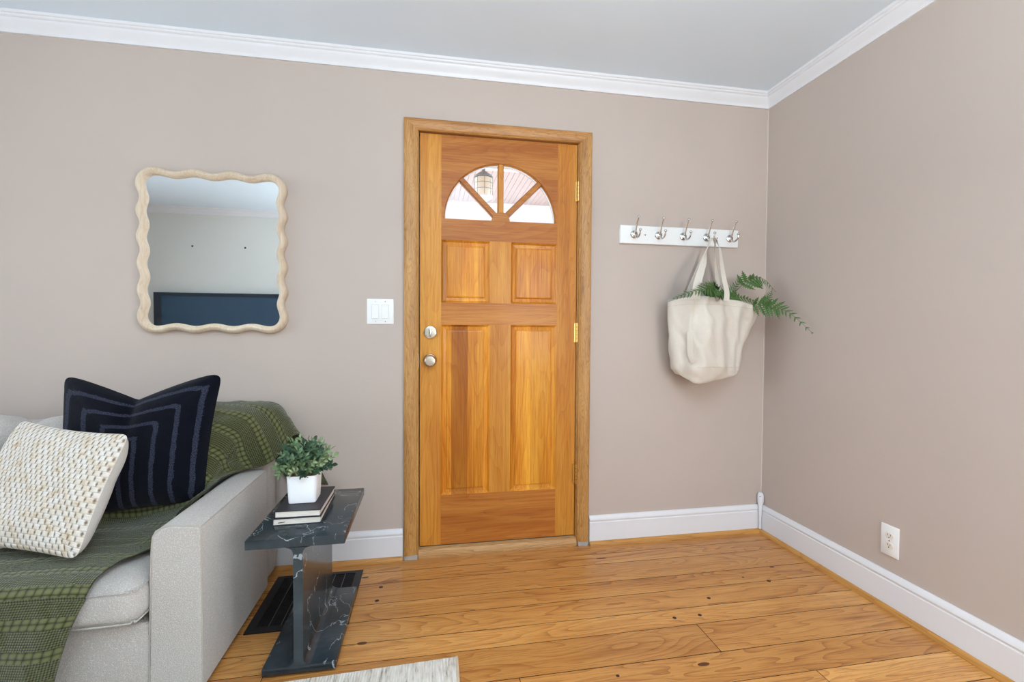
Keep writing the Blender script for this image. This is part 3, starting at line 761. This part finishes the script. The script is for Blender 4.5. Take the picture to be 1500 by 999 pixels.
def frond(label, pts, n, lmax, up=(0, -0.6, 0.8), start=0.2, swap=1.0, curl=0.0, wid=1.0):
    pts = [Vector(p) for p in pts]; o0 = pts[0].copy(); P = [p - o0 for p in cr_pts(pts, 10)]
    root = empty('fern_frond', o0, label=label, cat='fern', group='fern fronds in the canvas bag')
    N_ = len(P); b = NB(); tube(b, P, [0.0022*(1-0.7*i/N_) for i in range(N_)], 6); obj('stem', b, M_stem, root)
    up = Vector(up).normalized()
    for k in range(n):
        s = start + (1-start)*k/(n-1); f = s*(N_-1); i = min(int(f), N_-2); p = P[i].lerp(P[i+1], f-i); d = (P[i+1]-P[max(i-1, 0)]).normalized()
        u = (up - d*up.dot(d)).normalized(); sd = d.cross(u)
        t = (s-start)/(1-start); L = lmax*(0.55+0.45*math.sin(PI*min(1, t*1.6+0.2)))*(1-t)**0.55 + 0.010
        for sg in (-1, 1):
            a = math.radians(62 - 22*t + frnd.uniform(-6, 6))
            x = (d*math.cos(a) + sd*sg*math.sin(a) + u*(-0.18 - curl + frnd.uniform(-.12, .12))).normalized()
            z = (u - x*u.dot(x)).normalized(); y = z.cross(x)
            l = L*frnd.uniform(0.88, 1.1)
            m = Matrix(((x.x*l, y.x*l*wid, z.x*l, p.x), (x.y*l, y.y*l*wid, z.y*l, p.y), (x.z*l, y.z*l*wid, z.z*l, p.z), (0, 0, 0, 1)))
            lf = bpy.data.objects.new('leaflet', PM); COL.objects.link(lf); lf.parent = root; lf.matrix_local = m
        if k == n-1:
            x = d; z = u; y = z.cross(x); l = L*1.1
            lf = bpy.data.objects.new('leaflet', PM); COL.objects.link(lf); lf.parent = root
            lf.matrix_local = Matrix(((x.x*l, y.x*l, z.x*l, p.x), (x.y*l, y.y*l, z.y*l, p.y), (x.z*l, y.z*l, z.z*l, p.z), (0, 0, 0, 1)))
    return root
frond('fern frond arching out over the left corner of the bag', [(1.44, -.13, 1.24), (1.41, -.20, 1.330), (1.335, -.270, 1.340), (1.24, -.290, 1.322), (1.148, -.270, 1.290)], 18, 0.074, up=(0.1, -0.75, 0.65), start=0.22, wid=.8)
frond('dense fern frond between the front straps of the bag, the upper one', [(1.42, -.13, 1.23), (1.42, -.18, 1.315), (1.375, -.245, 1.350), (1.31, -.275, 1.362)], 16, 0.072, up=(0.1, -0.9, 0.4), start=0.3, wid=0.8)
frond('dense fern frond spilling over the bag rim between the straps, the lower one', [(1.43, -.12, 1.23), (1.43, -.20, 1.310), (1.39, -.262, 1.325), (1.32, -.285, 1.305)], 16, 0.070, up=(0.3, -0.9, 0.5), start=0.3, wid=0.8)
frond('short fern frond just behind the right front strap', [(1.46, -.08, 1.24), (1.45, -.11, 1.31), (1.42, -.15, 1.355), (1.40, -.19, 1.37)], 14, 0.058, up=(-.3, -0.9, 0.3), start=0.3)
frond('upright pale fern frond right of the bag straps', [(1.50, -.10, 1.23), (1.52, -.12, 1.285), (1.555, -.13, 1.34), (1.595, -.14, 1.412)], 14, 0.074, up=(0.1, -0.95, 0.1), start=0.28, wid=0.75)
frond('fern frond lying along the right rim of the bag', [(1.48, -.12, 1.25), (1.52, -.15, 1.30), (1.60, -.16, 1.305), (1.70, -.17, 1.275)], 15, 0.070, up=(0, -0.8, 0.6), start=0.2)
frond('tall fern frond arching up and curling down near the corner', [(1.51, -.10, 1.24), (1.56, -.12, 1.32), (1.63, -.15, 1.395), (1.70, -.17, 1.405), (1.765, -.18, 1.345)], 12, 0.080, up=(0, -0.8, 0.6), start=0.42, curl=.25, wid=0.95)
frond('long fern frond trailing down in front of the right wall', [(1.52, -.12, 1.25), (1.64, -.16, 1.268), (1.725, -.21, 1.258), (1.765, -.28, 1.225), (1.797, -.385, 1.130)], 13, 0.074, up=(-0.55, -0.75, 0.4), start=0.28, wid=0.95)
frond('short fern sprig rising beside the bag corner', [(1.60, -.13, 1.25), (1.68, -.16, 1.262), (1.725, -.175, 1.285), (1.742, -.18, 1.335)], 9, 0.05, up=(-0.2, -0.9, 0.3), start=0.5, wid=0.8)

# ================================================================== side table (I shaped, dark marble)
st = empty('side_table', (-0.422, -0.498, 0.0062), label='dark green marble I-shaped side table beside the sofa arm', cat='side table')
HT = 0.449
def fil(cx, cz, r, a0, a1, n=6): return [(cx + r*math.cos(a0+(a1-a0)*k/n), cz + r*math.sin(a0+(a1-a0)*k/n)) for k in range(n+1)]
Yf, Yb = -0.228, 0.228
def colprof():
    h, r = 0.0145, 0.022
    z0, z1 = 0.026, HT-0.031
    p = fil(h+r, z0+r, r, -PI/2, -PI, 5) + fil(h+r, z1-r, r, PI, PI/2, 5)
    q = [(-x, z) for x, z in reversed(p)]
    return p + q
b = NB(); prism(b, colprof(), (Yf, Yb), axes='xz'); obj('column', b, M_marble, st)
b = NB(); box(b, -0.160, 0.146, Yf, Yb, HT-0.031, HT, bev=0.0035, seg=2); obj('tabletop', b, M_marble, st)
b = NB(); box(b, -0.113, 0.116, Yf, Yb, 0, 0.026, bev=0.004, seg=2); obj('foot', b, M_marble, st)

# ================================================================== floor register
vt = empty('floor_register', (-0.492, -0.283, 0.0005), label='large black metal floor register partly under the side table', cat='floor vent')
x0, x1, y0, y1, z = -0.186, 0.186, -0.200, 0.200, 0.005
fw = 0.032
for p in ((x0, x1, y1-0.022, y1), (x0, x1, y0, y0+fw), (x0, x0+fw, y0+fw, y1-0.022), (x1-fw, x1, y0+fw, y1-0.022)):
    obj('frame_bar', bx(p[0], p[1], p[2], p[3], 0, z), M_blackmetal, vt)
obj('duct_opening', bx(x0+fw, x1-fw, y0+fw, y1-0.022, 0.0, 0.0006), M_pit, vt)
k = 0
xx = x0+fw
nb = 7
M_bar = plain('register_bar', srgb(120, 116, 120), 0.3, 0.7)
for k in range(1, nb):
    xk = x0+fw + (x1-x0-2*fw)*k/nb
    obj('long_bar', bx(xk-0.0011, xk+0.0011, y0+fw, y1-0.022, 0.0035, 0.0048), M_bar, vt)
yk = y0+fw+0.006
while yk < y1-0.026:
    obj('slat', bx(x0+fw, x1-fw, yk-0.0014, yk+0.0014, 0.001, 0.0034), M_blackmetal, vt); yk += 0.0085

# ================================================================== books
def book(loc, rz, wx, wy, th, label, mark=False):
    r = empty('book', loc, (0, 0, rz), label=label, cat='book', group='books stacked on the side table')
    M_cover = bpy.data.materials.get('book_cover') or plain('book_cover', srgb(44, 40, 46), 0.55)
    M_page = bpy.data.materials.get('book_pages') or pages()
    obj('cover', bx(-wx/2, wx/2, 0, wy, 0, 0.0028), M_cover, r)
    obj('cover', bx(-wx/2, wx/2, 0, wy, th-0.0028, th), M_cover, r)
    obj('spine', bx(-wx/2, -wx/2+0.003, 0, wy, 0.0028, th-0.0028), M_cover, r)
    obj('page_block', bx(-wx/2+0.003, wx/2-0.004, 0.003, wy-0.003, 0.0028, th-0.0028), M_page, r)
    if mark:
        b = NB(); prism(b, [(-wx/2+0.016 + p[0], 0.008 + p[1]) for p in ((0, 0), (.012, .0008), (.024, .0022), (.023, .0036), (.010, .0030), (.002, .002))], (0.0018, 0.0031), axes='xz'); tag(obj('ink_mark', b, M_slot, r), 'small black ink mark')
    return r
def pages():
    t = NT('book_pages'); n = t.noise(t.coords((1, 1, 60)), 30, 2)
    t.link(t.ramp(n, [(0.35, srgb(206, 200, 190)), (0.6, srgb(236, 232, 222))]), t.b.inputs['Base Color']); t.b.inputs['Roughness'].default_value = 0.8; return t.m
zt = 0.0062 + HT
book((-0.4530, -0.618, zt), 0.02, 0.158, 0.262, 0.0250, 'lower black book of the two stacked on the side table', True)
book((-0.4505, -0.619, zt+0.0250), -0.01, 0.151, 0.238, 0.0250, 'upper black book of the stack, under the white planter')

# ================================================================== planter with small leafy plant
zp = zt + 0.0500
pl = empty('potted_plant', (-0.4545, -0.508, zp), (0, 0, 0.02), label='small bushy green plant in a square white pot on the books', cat='potted plant')
b = NB()
def rsq(h, r, z, n=5):
    out = []
    for cx, cy, a0 in ((h-r, h-r, 0), (-h+r, h-r, PI/2), (-h+r, -h+r, PI), (h-r, -h+r, 3*PI/2)):
        for k in range(n+1):
            a = a0 + PI/2*k/n; out.append(Vector((cx + r*math.cos(a), cy + r*math.sin(a), z)))
    return out
loft(b, [rsq(.044, .008, 0), rsq(.0465, .010, .002), rsq(.0515, .011, .098), rsq(.0505, .011, .0995), rsq(.0480, .010, .0985), rsq(.0465, .009, .082), rsq(.02, .005, .080)], True, True, True)
M_pot = plain('white_ceramic', srgb(238, 240, 243), 0.35)
obj('pot', b, M_pot, pl)
b = NB(); P = []
for i in range(15):
    P.append([Vector((-0.046+0.092*i/14, -0.046+0.092*j/14, 0.088 + 0.005*noise.noise(Vector((i*.7, j*.7, 1))))) for j in range(15)])
grid(b, P); M_moss = plain('moss_filler', srgb(150, 116, 72), 0.95, bump=.8, bscale=150, var=.5); tag(obj('moss', b, M_moss, pl), 'tan moss filler')
M_lf = [leafmat('leaf_a', srgb(46, 74, 56), srgb(74, 104, 74), srgb(140, 164, 126), .5), leafmat('leaf_b', srgb(34, 58, 46), srgb(60, 90, 66), srgb(96, 124, 92), .5), leafmat('leaf_c', srgb(90, 116, 78), srgb(128, 152, 108), srgb(176, 190, 150), .5)]
prn = random.Random(8)
def addleaf(bm, p, x, nrm, L, W):
    x = x.normalized(); y = nrm.cross(x).normalized(); z = x.cross(y)
    pr = [(0, 0), (.25, .36), (.55, .5), (.82, .32), (1, 0)]
    up_, dn, md = [], [], []
    for t, w_ in pr:
        c = p + x*L*t + z*(-0.18*L*t*t)
        md.append(bm.verts.new(c)); up_.append(bm.verts.new(c + y*W*w_ + z*W*w_*0.35) if w_ else None); dn.append(bm.verts.new(c - y*W*w_ + z*W*w_*0.35) if w_ else None)
    for side_ in (up_, dn):
        fl = (lambda *v: bm.faces.new(v if side_ is up_ else v[::-1]))
        fl(md[0], md[1], side_[1]); fl(md[1], md[2], side_[2], side_[1]); fl(md[2], md[3], side_[3], side_[2]); fl(md[3], md[4], side_[3])
for k in range(58):
    ph = 2.39996*k; ct = 1 - (k+0.5)/58*1.10; th_ = math.acos(max(-1, min(1, ct)))
    R0 = 0.104*prn.uniform(0.78, 1.06)
    d = Vector((math.sin(th_)*math.cos(ph), math.sin(th_)*math.sin(ph)*0.92, math.cos(th_)*1.06))
    base = Vector((d.x*0.02, d.y*0.02, 0.086))
    tip = Vector((0.0, 0, 0.120)) + d*R0
    mid_ = base.lerp(tip, .5) + Vector((0, 0, 0.012))
    P = cr_pts([base, mid_, tip], 6); b = NB(); tube(b, P, 0.0009, 5)
    nl = 11
    for j in range(nl):
        f = (0.40 + 0.60*j/(nl-1))*(len(P)-1); i = min(int(f), len(P)-2); p = P[i].lerp(P[i+1], f-i); dd = (P[i+1]-P[i]).normalized()
        side_v = dd.orthogonal().normalized(); side_v.rotate(Matrix.Rotation(j*2.3+k, 3, dd))
        x = (dd*prn.uniform(.55, .9) + side_v*.8) if j < nl-1 else dd
        addleaf(b, p, x, side_v.cross(dd) + dd*.3 + Vector((0, 0, .4)), prn.uniform(.019, .027), prn.uniform(.010, .013))
    obj('sprig', b, M_lf[0 if k % 5 in (0, 3) else (2 if k % 5 in (4, 1) else 1)], pl, recalc=False)

# ================================================================== sofa
sf = empty('sofa', (-1.52, -0.40, 0.0), label='cream boucle two seat sofa standing against the door wall', cat='sofa')
so = Vector((-1.52, -0.40, 0))
SX0, SX1 = -2.35, -0.69
def cushion(x0, x1, y0, y1, z0, z1, r=0.04, top=0.02, frontb=0.01, n=22, shear=0.0, pinch=0.0, nz=0.004, seed=0):
    b = NB(); h = Vector(((x1-x0)/2, (y1-y0)/2, (z1-z0)/2)); c = Vector(((x0+x1)/2, (y0+y1)/2, (z0+z1)/2))
    bmesh.ops.create_cube(b, size=2)
    bmesh.ops.subdivide_edges(b, edges=b.edges[:], cuts=n, use_grid_fill=True)
    for v in b.verts:
        q = v.co.copy()
        p = Vector((q.x*h.x, q.y*h.y, q.z*h.z))
        inn = Vector((max(-h.x+r, min(h.x-r, p.x)), max(-h.y+r, min(h.y-r, p.y)), max(-h.z+r, min(h.z-r, p.z))))
        d = p - inn
        if d.length > 1e-9: p = inn + d.normalized()*min(r, d.length if (abs(q.x) < 1 and abs(q.y) < 1 and abs(q.z) < 1) else r)
        fx, fy, fz = 1-q.x*q.x, 1-q.y*q.y, 1-q.z*q.z
        p.z += top*fx*fy*(1 if q.z > 0 else -0.3)*abs(q.z); p.y += frontb*fx*fz*(-1 if q.y < 0 else 1)*abs(q.y); p.x += 0.006*fy*fz*q.x
        p.y += shear*q.z
        s = noise.noise(Vector((p.x*4+seed, p.y*4, p.z*4)))*nz; p += Vector((s*.3, s, s))
        v.co = p + c - so
    return b
def L(x, y, z): return Vector((x, y, z)) - so
# frame
b = NB(); box(b, SX0+.13-so.x, -0.832-so.x, -0.757-so.y, -0.05-so.y, 0.025, 0.238, bev=0.012, seg=3); obj('base_frame', b, M_sofa, sf)
b = NB(); box(b, SX0-so.x, SX1-so.x, -0.175-so.y, -0.034-so.y, 0.022, 0.750, bev=0.045, seg=5); obj('back_frame', b, M_sofa, sf)
def arm(xi, xo, s):
    # cross-section (x across, z up) from outer to inner; s=+1 right arm
    prof = [(xo, 0.022), (xo, 0.515), (xo-s*0.003, 0.523), (xo-s*0.010, 0.528)]
    prof += [(xi+s*0.050, 0.534), (xi+s*0.030, 0.530), (xi+s*0.012, 0.520), (xi+s*0.003, 0.502), (xi, 0.475), (xi-s*0.004, 0.38), (xi-s*0.008, 0.20), (xi-s*0.012, 0.022)]
    def ring(y, k): 
        cx, cz = (xi+xo)/2, 0.27
        return [L(cx + (x-cx)*(1-k*.10), y, cz + (z-cz)*(1-k*.028)) for x, z in prof]
    b = NB(); loft(b, [ring(-0.758, 1), ring(-0.765, .35)][::-1][:0] + [ring(-0.7640, .7), ring(-0.7605, .25), ring(-0.754, 0.0), ring(-0.60, 0), ring(-0.40, 0), ring(-0.186, 0)], True, True, True)
    a = obj('armrest', b, M_sofa, sf)
    b = NB(); pts = [L(x, -0.7600, z) for x, z in prof]; tube(b, pts, 0.0022, 6); tag(obj('front_seam', b, M_seam, a), 'seam piping round the arm front panel')
    b = NB(); tube(b, [L(xo-s*0.002, y, 0.5245) for y in (-.755, -.6, -.4, -.19)], 0.0013, 6); obj('top_seam', b, M_seam, a)
arm(-0.826, SX1, 1); arm(SX0+0.136, SX0, -1)
for (a, c, sd) in ((-1.522, -0.838, 0), (-2.208, -1.526, 7)):
    s = obj('seat_cushion', cushion(a, c, -0.815, -0.19, 0.256, 0.388, r=0.045, top=0.018, frontb=0.018, seed=sd), M_sofa, sf, ang=80)
    for zz in (0.368, 0.276):
        b = NB(); rr = 0.05; pts = [L(a+.004, -.30, zz), L(a+.003, -0.76, zz), L(a+.016, -0.803, zz), L(a+rr, -0.8175, zz), L((a+c)/2, -0.8235, zz), L(c-rr, -0.8175, zz), L(c-.016, -0.803, zz), L(c-.003, -0.76, zz), L(c-.004, -.30, zz)]
        tube(b, cr_pts(pts, 5), 0.0024, 6); obj('piping', b, M_sofa, s)
obj('back_cushion', cushion(-1.500, -0.92, -0.325, -0.18, 0.405, 0.775, r=0.06, top=0.026, frontb=0.006, shear=0.012, seed=3), M_sofa, sf, ang=80)
obj('back_cushion', cushion(-2.190, -1.512, -0.335, -0.175, 0.405, 0.780, r=0.06, top=0.030, frontb=0.012, shear=0.012, seed=5), M_sofa, sf, ang=80)

# ================================================================== throw blanket
th = []
net = [
 [(-.470,-.040,.400),(-.545,-.034,.405),(-.640,-.022,.420),(-.80,-.016,.60),(-1.0,-.016,.66),(-1.2,-.016,.70)],
 [(-.555,-.055,.590),(-.615,-.045,.665),(-.685,-.024,.750),(-.83,-.020,.780),(-1.0,-.020,.780),(-1.2,-.020,.79)],
 [(-.600,-.110,.655),(-.650,-.110,.752),(-.715,-.110,.795),(-.86,-.115,.802),(-1.0,-.12,.812),(-1.2,-.12,.815)],
 [(-.665,-.200,.565),(-.695,-.205,.655),(-.745,-.225,.760),(-.87,-.245,.800),(-1.0,-.26,.825),(-1.2,-.26,.828)],
 [(-.752,-.245,.548),(-.775,-.260,.590),(-.795,-.280,.680),(-.88,-.330,.740),(-1.02,-.350,.76),(-1.2,-.350,.76)],
 [(-.795,-.330,.546),(-.825,-.340,.550),(-.848,-.350,.585),(-.90,-.365,.610),(-1.02,-.360,.60),(-1.2,-.360,.6)],
 [(-.812,-.450,.536),(-.838,-.450,.505),(-.870,-.440,.480),(-.93,-.420,.46),(-1.05,-.400,.43),(-1.2,-.400,.43)],
 [(-.826,-.575,.516),(-.852,-.565,.475),(-.900,-.560,.430),(-1.0,-.550,.420),(-1.15,-.540,.42),(-1.3,-.530,.42)],
 [(-.880,-.640,.425),(-.930,-.640,.422),(-1.02,-.640,.421),(-1.15,-.640,.420),(-1.28,-.640,.42),(-1.42,-.64,.42)],
 [(-.942,-.720,.412),(-1.00,-.720,.416),(-1.08,-.720,.418),(-1.22,-.720,.418),(-1.36,-.720,.418),(-1.52,-.72,.418)],
 [(-.950,-.800,.402),(-1.02,-.800,.408),(-1.12,-.800,.411),(-1.26,-.800,.412),(-1.42,-.800,.412),(-1.62,-.80,.412)],
 [(-.950,-.842,.372),(-1.02,-.846,.378),(-1.12,-.848,.380),(-1.28,-.850,.380),(-1.45,-.850,.380),(-1.66,-.85,.38)],
 [(-.983,-.858,.280),(-1.05,-.870,.280),(-1.15,-.858,.280),(-1.30,-.872,.280),(-1.48,-.858,.280),(-1.70,-.87,.28)],
 [(-1.015,-.862,.155),(-1.08,-.880,.155),(-1.18,-.860,.155),(-1.33,-.880,.155),(-1.50,-.862,.155),(-1.72,-.88,.155)],
 [(-1.040,-.866,.045),(-1.10,-.888,.045),(-1.20,-.864,.045),(-1.35,-.888,.045),(-1.52,-.866,.045),(-1.74,-.88,.045)]]
rowsU = [cr_pts(r, 18) for r in net]
NC = len(rowsU[0])
colsV = [cr_pts([r[j] for r in rowsU], 13) for j in range(NC)]
NR = len(colsV[0])
P = [[colsV[j][i].copy() for j in range(NC)] for i in range(NR)]
# arclength uv
vacc = [0.0]
for i in range(1, NR): vacc.append(vacc[-1] + (P[i][30]-P[i-1][30]).length)
def uacc(i):
    a = [0.0]
    for j in range(1, NC): a.append(a[-1] + (P[i][j]-P[i][j-1]).length)
    return a
UA = [uacc(i) for i in range(NR)]
Q = [[None]*NC for _ in range(NR)]
for i in range(NR):
    for j in range(NC):
        a = P[min(i+1, NR-1)][j]-P[max(i-1, 0)][j]; c = P[i][min(j+1, NC-1)]-P[i][max(j-1, 0)]
        n = a.cross(c).normalized() if a.length*c.length > 0 else Vector((0, 0, 1))
        if n.z < 0 and i < 11*13: n = -n
        u, v = UA[i][j], vacc[i]
        p = P[i][j]
        hgt = 0.006*noise.noise(Vector((u*9, v*5, 0))) + 0.006*abs(noise.noise(Vector((u*26+v*14, v*4, 3))))
        if 7*13 < i < 10.6*13: hgt = abs(hgt) + 0.008*max(0, noise.noise(Vector((u*11+v*9, v*2, 7))))
        if 3*13 < i < 6.5*13: hgt += 0.010*max(0, noise.noise(Vector((u*7-v*10, v*5, 9))))
        Q[i][j] = p + n*hgt
b = NB(); grid(b, Q, lambda i, j: (UA[i][j], vacc[i]))
def waffle():
    t = NT('green_waffle_weave'); tc = t.new('ShaderNodeTexCoord'); sx = t.new('ShaderNodeSeparateXYZ'); t.link(tc.outputs['UV'], sx.inputs[0])
    u, v = sx.outputs[0], sx.outputs[1]
    def sq(c, per): return t.math('ABSOLUTE', t.math('SINE', t.math('MULTIPLY', c, PI/per)))
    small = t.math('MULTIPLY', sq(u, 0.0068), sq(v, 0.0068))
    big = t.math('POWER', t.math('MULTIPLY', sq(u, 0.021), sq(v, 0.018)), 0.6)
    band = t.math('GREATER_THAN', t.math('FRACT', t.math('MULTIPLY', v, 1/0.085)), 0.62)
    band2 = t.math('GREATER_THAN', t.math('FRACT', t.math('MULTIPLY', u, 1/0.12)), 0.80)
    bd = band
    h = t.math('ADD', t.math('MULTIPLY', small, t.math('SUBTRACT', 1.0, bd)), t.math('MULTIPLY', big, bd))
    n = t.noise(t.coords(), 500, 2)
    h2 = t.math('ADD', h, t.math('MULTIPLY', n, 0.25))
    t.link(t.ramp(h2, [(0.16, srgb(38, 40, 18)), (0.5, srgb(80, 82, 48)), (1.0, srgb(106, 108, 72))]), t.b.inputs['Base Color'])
    t.b.inputs['Roughness'].default_value = 0.9; t.b.inputs['Specular IOR Level'].default_value = 0.1; t.b.inputs['Sheen Weight'].default_value = 0.25
    t.bump(h2, 0.9, 0.003); return t.m
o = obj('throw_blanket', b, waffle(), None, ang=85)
mod(o, 'SOLIDIFY', thickness=0.004, offset=0)
tag(o, 'olive green waffle weave throw blanket draped over the sofa corner and seat', 'blanket')

# ================================================================== pillows
def pillow(name, TL, TR, BR, BL, tf, tbk, mf, mb_, label, dent=0.0, edge_in=0.03, n=40, nseed=0, fold=None, knit=0.0, cpow=16):
    TL, TR, BR, BL = map(Vector, (TL, TR, BR, BL)); c = (TL+TR+BR+BL)/4
    root = empty(name, (c.x, c.y, min(BL.z, BR.z)), label=label, cat='pillow'); ro = root.location.copy()
    nrm = ((TR-TL).cross(TL-BL)).normalized()           # orientation fixed below
    if nrm.y > 0: nrm = -nrm
    W = ((TR-TL).length + (BR-BL).length)/2; H = ((TL-BL).length + (TR-BR).length)/2
    def surf(sign, th):
        P = []
        for i in range(n+1):
            row = []
            for j in range(n+1):
                u, v = -1+2*j/n, -1+2*i/n
                mxx = max(abs(u), abs(v)); rk = 1.0 if mxx < 1e-6 else mxx/((abs(u)**cpow+abs(v)**cpow)**(1/cpow)); u0, v0 = u, v; u *= rk; v *= rk
                # edges pulled inwards between the corners
                uu = u*(1-edge_in*2/W*(1-v*v)); vv = v*(1-edge_in*2/H*(1-u*u))
                du = 0.0
                if dent and v > -0.4:
                    k = (v+0.4)/1.4; g = math.exp(-(u/0.42)**2) if abs(u) < 2 else 0
                    g = max(0, 1-abs(u+0.06)/0.95)**1.35
                    vv -= 2*dent/H*k*k*g
                p = BL*(1-uu)*(1-vv)/4 + BR*(1+uu)*(1-vv)/4 + TL*(1-uu)*(1+vv)/4 + TR*(1+uu)*(1+vv)/4
                bu = (max(0, 1-abs(u0)**3)*max(0, 1-abs(v0)**3))**0.5
                if dent:
                    k = max(0, (v+0.2)/1.2); bu *= 1 - 0.45*k*math.exp(-((u+0.06)/0.10)**2)
                w_ = noise.noise(Vector((u*2.2+nseed, v*2.2, sign)))*0.012*bu
                hk_ = knit*bu**0.2*(abs(math.sin(v*H/2*PI/0.0135))*0.7 + 0.3*abs(math.sin(u*W/2*PI/0.017 + (int(v*H/2/0.0135) % 2)*1.57))) if knit and sign > 0 else 0
                row.append(p + nrm*sign*(th*bu + w_ + hk_) - ro)
            P.append(row)
        b = NB(); grid(b, P, lambda i, j: ((-1+2*j/n)*W/2, (-1+2*i/n)*H/2)); return b
    obj('front_panel', surf(1, tf), mf, root, ang=85); obj('back_panel', surf(-1, tbk), mb_, root, ang=85)
    return root, W, H

def navy_mat(W, H):
    t = NT('navy_tufted_stripes'); tc = t.new('ShaderNodeTexCoord'); sx = t.new('ShaderNodeSeparateXYZ'); t.link(tc.outputs['UV'], sx.inputs[0])
    wob = t.math('MULTIPLY', t.math('SUBTRACT', t.noise(t.coords(kind='UV'), 25, 2), 0.5), 0.008)
    eu = t.math('SUBTRACT', W/2, t.math('ABSOLUTE', sx.outputs[0])); ev = t.math('MULTIPLY', t.math('SUBTRACT', H/2, sx.outputs[1]), 1.12)
    e = t.math('ADD', t.math('MINIMUM', eu, ev), wob)
    ph = t.math('FRACT', t.math('MULTIPLY', t.math('ADD', e, 0.018), 1/0.066))
    st_ = t.math('MULTIPLY', t.math('GREATER_THAN', t.math('ADD', ph, t.math('MULTIPLY', t.math('SUBTRACT', t.noise(t.coords(kind='UV'), 180, 2), 0.5), 0.22)), 0.76), t.math('GREATER_THAN', e, 0.025))
    n = t.noise(t.coords(kind='UV'), 260, 3, 0.7)
    navy = t.ramp(n, [(0.3, srgb(5, 7, 15)), (0.7, srgb(15, 18, 30))])
    strp = t.ramp(n, [(0.35, srgb(16, 19, 30)), (0.66, srgb(64, 68, 86))])
    t.link(t.mix(st_, navy, strp), t.b.inputs['Base Color'])
    t.b.inputs['Roughness'].default_value = 0.95; t.b.inputs['Specular IOR Level'].default_value = 0.08; t.b.inputs['Sheen Weight'].default_value = 0.08
    t.bump(t.math('SUBTRACT', n, t.math('MULTIPLY', st_, 0.6)), 0.7, 0.003); return t.m
M_navy = navy_mat(0.52, 0.49)
pillow('throw_pillow', (-1.328, -.350, .960), (-.790, -.350, .958), (-.838, -.405, .478), (-1.31, -.405, .43), 0.075, 0.035, M_navy, M_navy,
       'large dark navy pillow with nested blue grey stripes and a chopped top', dent=0.085, edge_in=0.012)
def cream_mat():
    t = NT('cream_chunky_weave'); tc = t.new('ShaderNodeTexCoord'); sx = t.new('ShaderNodeSeparateXYZ'); t.link(tc.outputs['UV'], sx.inputs[0])
    u, v = sx.outputs[0], sx.outputs[1]
    row = t.math('FLOOR', t.math('MULTIPLY', v, 1/0.0165))
    sh = t.math('MULTIPLY', t.math('FLOORED_MODULO', row, 2.0), 0.5)
    fv = t.math('FRACT', t.math('MULTIPLY', v, 1/0.0165)); fu = t.math('FRACT', t.math('ADD', t.math('MULTIPLY', u, 1/0.021), sh))
    bv = t.math('SINE', t.math('MULTIPLY', fv, PI)); bu_ = t.math('SINE', t.math('MULTIPLY', fu, PI))
    ib = t.math('POWER', t.math('SUBTRACT', 1.0, bu_), 1.0)
    h = t.math('SUBTRACT', 1.0, t.math('MULTIPLY', ib, t.math('ADD', 0.25, t.math('MULTIPLY', bv, 0.85))))
    h = t.math('SUBTRACT', h, t.math('MULTIPLY', t.math('POWER', t.math('SUBTRACT', 1.0, bv), 2.0), 0.55))
    n = t.noise(t.coords(kind='UV'), 420, 2, 0.6)
    h2 = t.math('ADD', h, t.math('MULTIPLY', t.math('SUBTRACT', n, 0.5), 0.35))
    big = t.noise(t.coords(kind='UV'), 28, 3, 0.6)
    hi = t.ramp(big, [(0.42, srgb(228, 222, 214)), (0.60, srgb(222, 208, 188)), (0.72, srgb(196, 172, 138))])
    f = t.ramp(h2, [(0.10, (0, 0, 0, 1)), (0.5, (1, 1, 1, 1))])
    t.link(t.mix(f, srgb(136, 120, 104), hi), t.b.inputs['Base Color'])
    t.b.inputs['Roughness'].default_value = 0.9; t.b.inputs['Specular IOR Level'].default_value = 0.15
    t.bump(h2, 1.0, 0.004); return t.m
pillow('throw_pillow', (-1.396, -.440, .814), (-.969, -.600, .785), (-1.034, -.742, .440), (-1.500, -.610, .458), 0.036, 0.105, cream_mat(), M_cream_back,
       'cream chunky woven pillow leaning in front of the navy pillow', edge_in=0.014, n=70, nseed=4)

# ================================================================== rug
rg = empty('area_rug', (0, 0, 0), label='off-white ribbed rug at the bottom edge of the photo', cat='rug')
def rugmat():
    t = NT('offwhite_ribbed_rug'); v = t.coords()
    sx = t.new('ShaderNodeSeparateXYZ'); t.link(v, sx.inputs[0])
    rib = t.math('ABSOLUTE', t.math('SINE', t.math('MULTIPLY', sx.outputs[0], PI/0.009)))
    n = t.noise(t.coords((1, 0.12, 1)), 120, 4, 0.7)
    n2 = t.noise(t.coords((1, 0.3, 1)), 40, 3, 0.6)
    col = t.ramp(t.math('ADD', t.math('MULTIPLY', n, 0.7), t.math('MULTIPLY', n2, 0.3)), [(0.34, srgb(150, 140, 126)), (0.46, srgb(214, 206, 194)), (0.62, srgb(236, 230, 220))])
    t.link(col, t.b.inputs['Base Color']); t.b.inputs['Roughness'].default_value = 0.95; t.b.inputs['Specular IOR Level'].default_value = 0.1
    t.bump(t.math('ADD', rib, n), 0.7, 0.003); return t.m
M_rug = rugmat()
b = NB()
c0, c1, c2, c3 = (0.091, -0.737), (0.075, -2.75), (-2.25, -2.82), (-2.25, -0.828)
prism(b, [c0, c1, c2, c3], (0.0006, 0.0115), axes='xy')
bmesh.ops.bevel(b, geom=[e for e in b.edges if all(v.co.z > 0.01 for v in e.verts)], offset=0.004, segments=2, affect='EDGES')
obj('pile', b, M_rug, rg)
b = NB(); tube(b, [(0.0915, -0.737, 0.0065), (0.0755, -2.75, 0.0065)], 0.0055, 8); tag(obj('side_binding', b, plain('rug_binding', srgb(206, 184, 154), 0.9, bump=.5), rg), 'tan bound side edge')
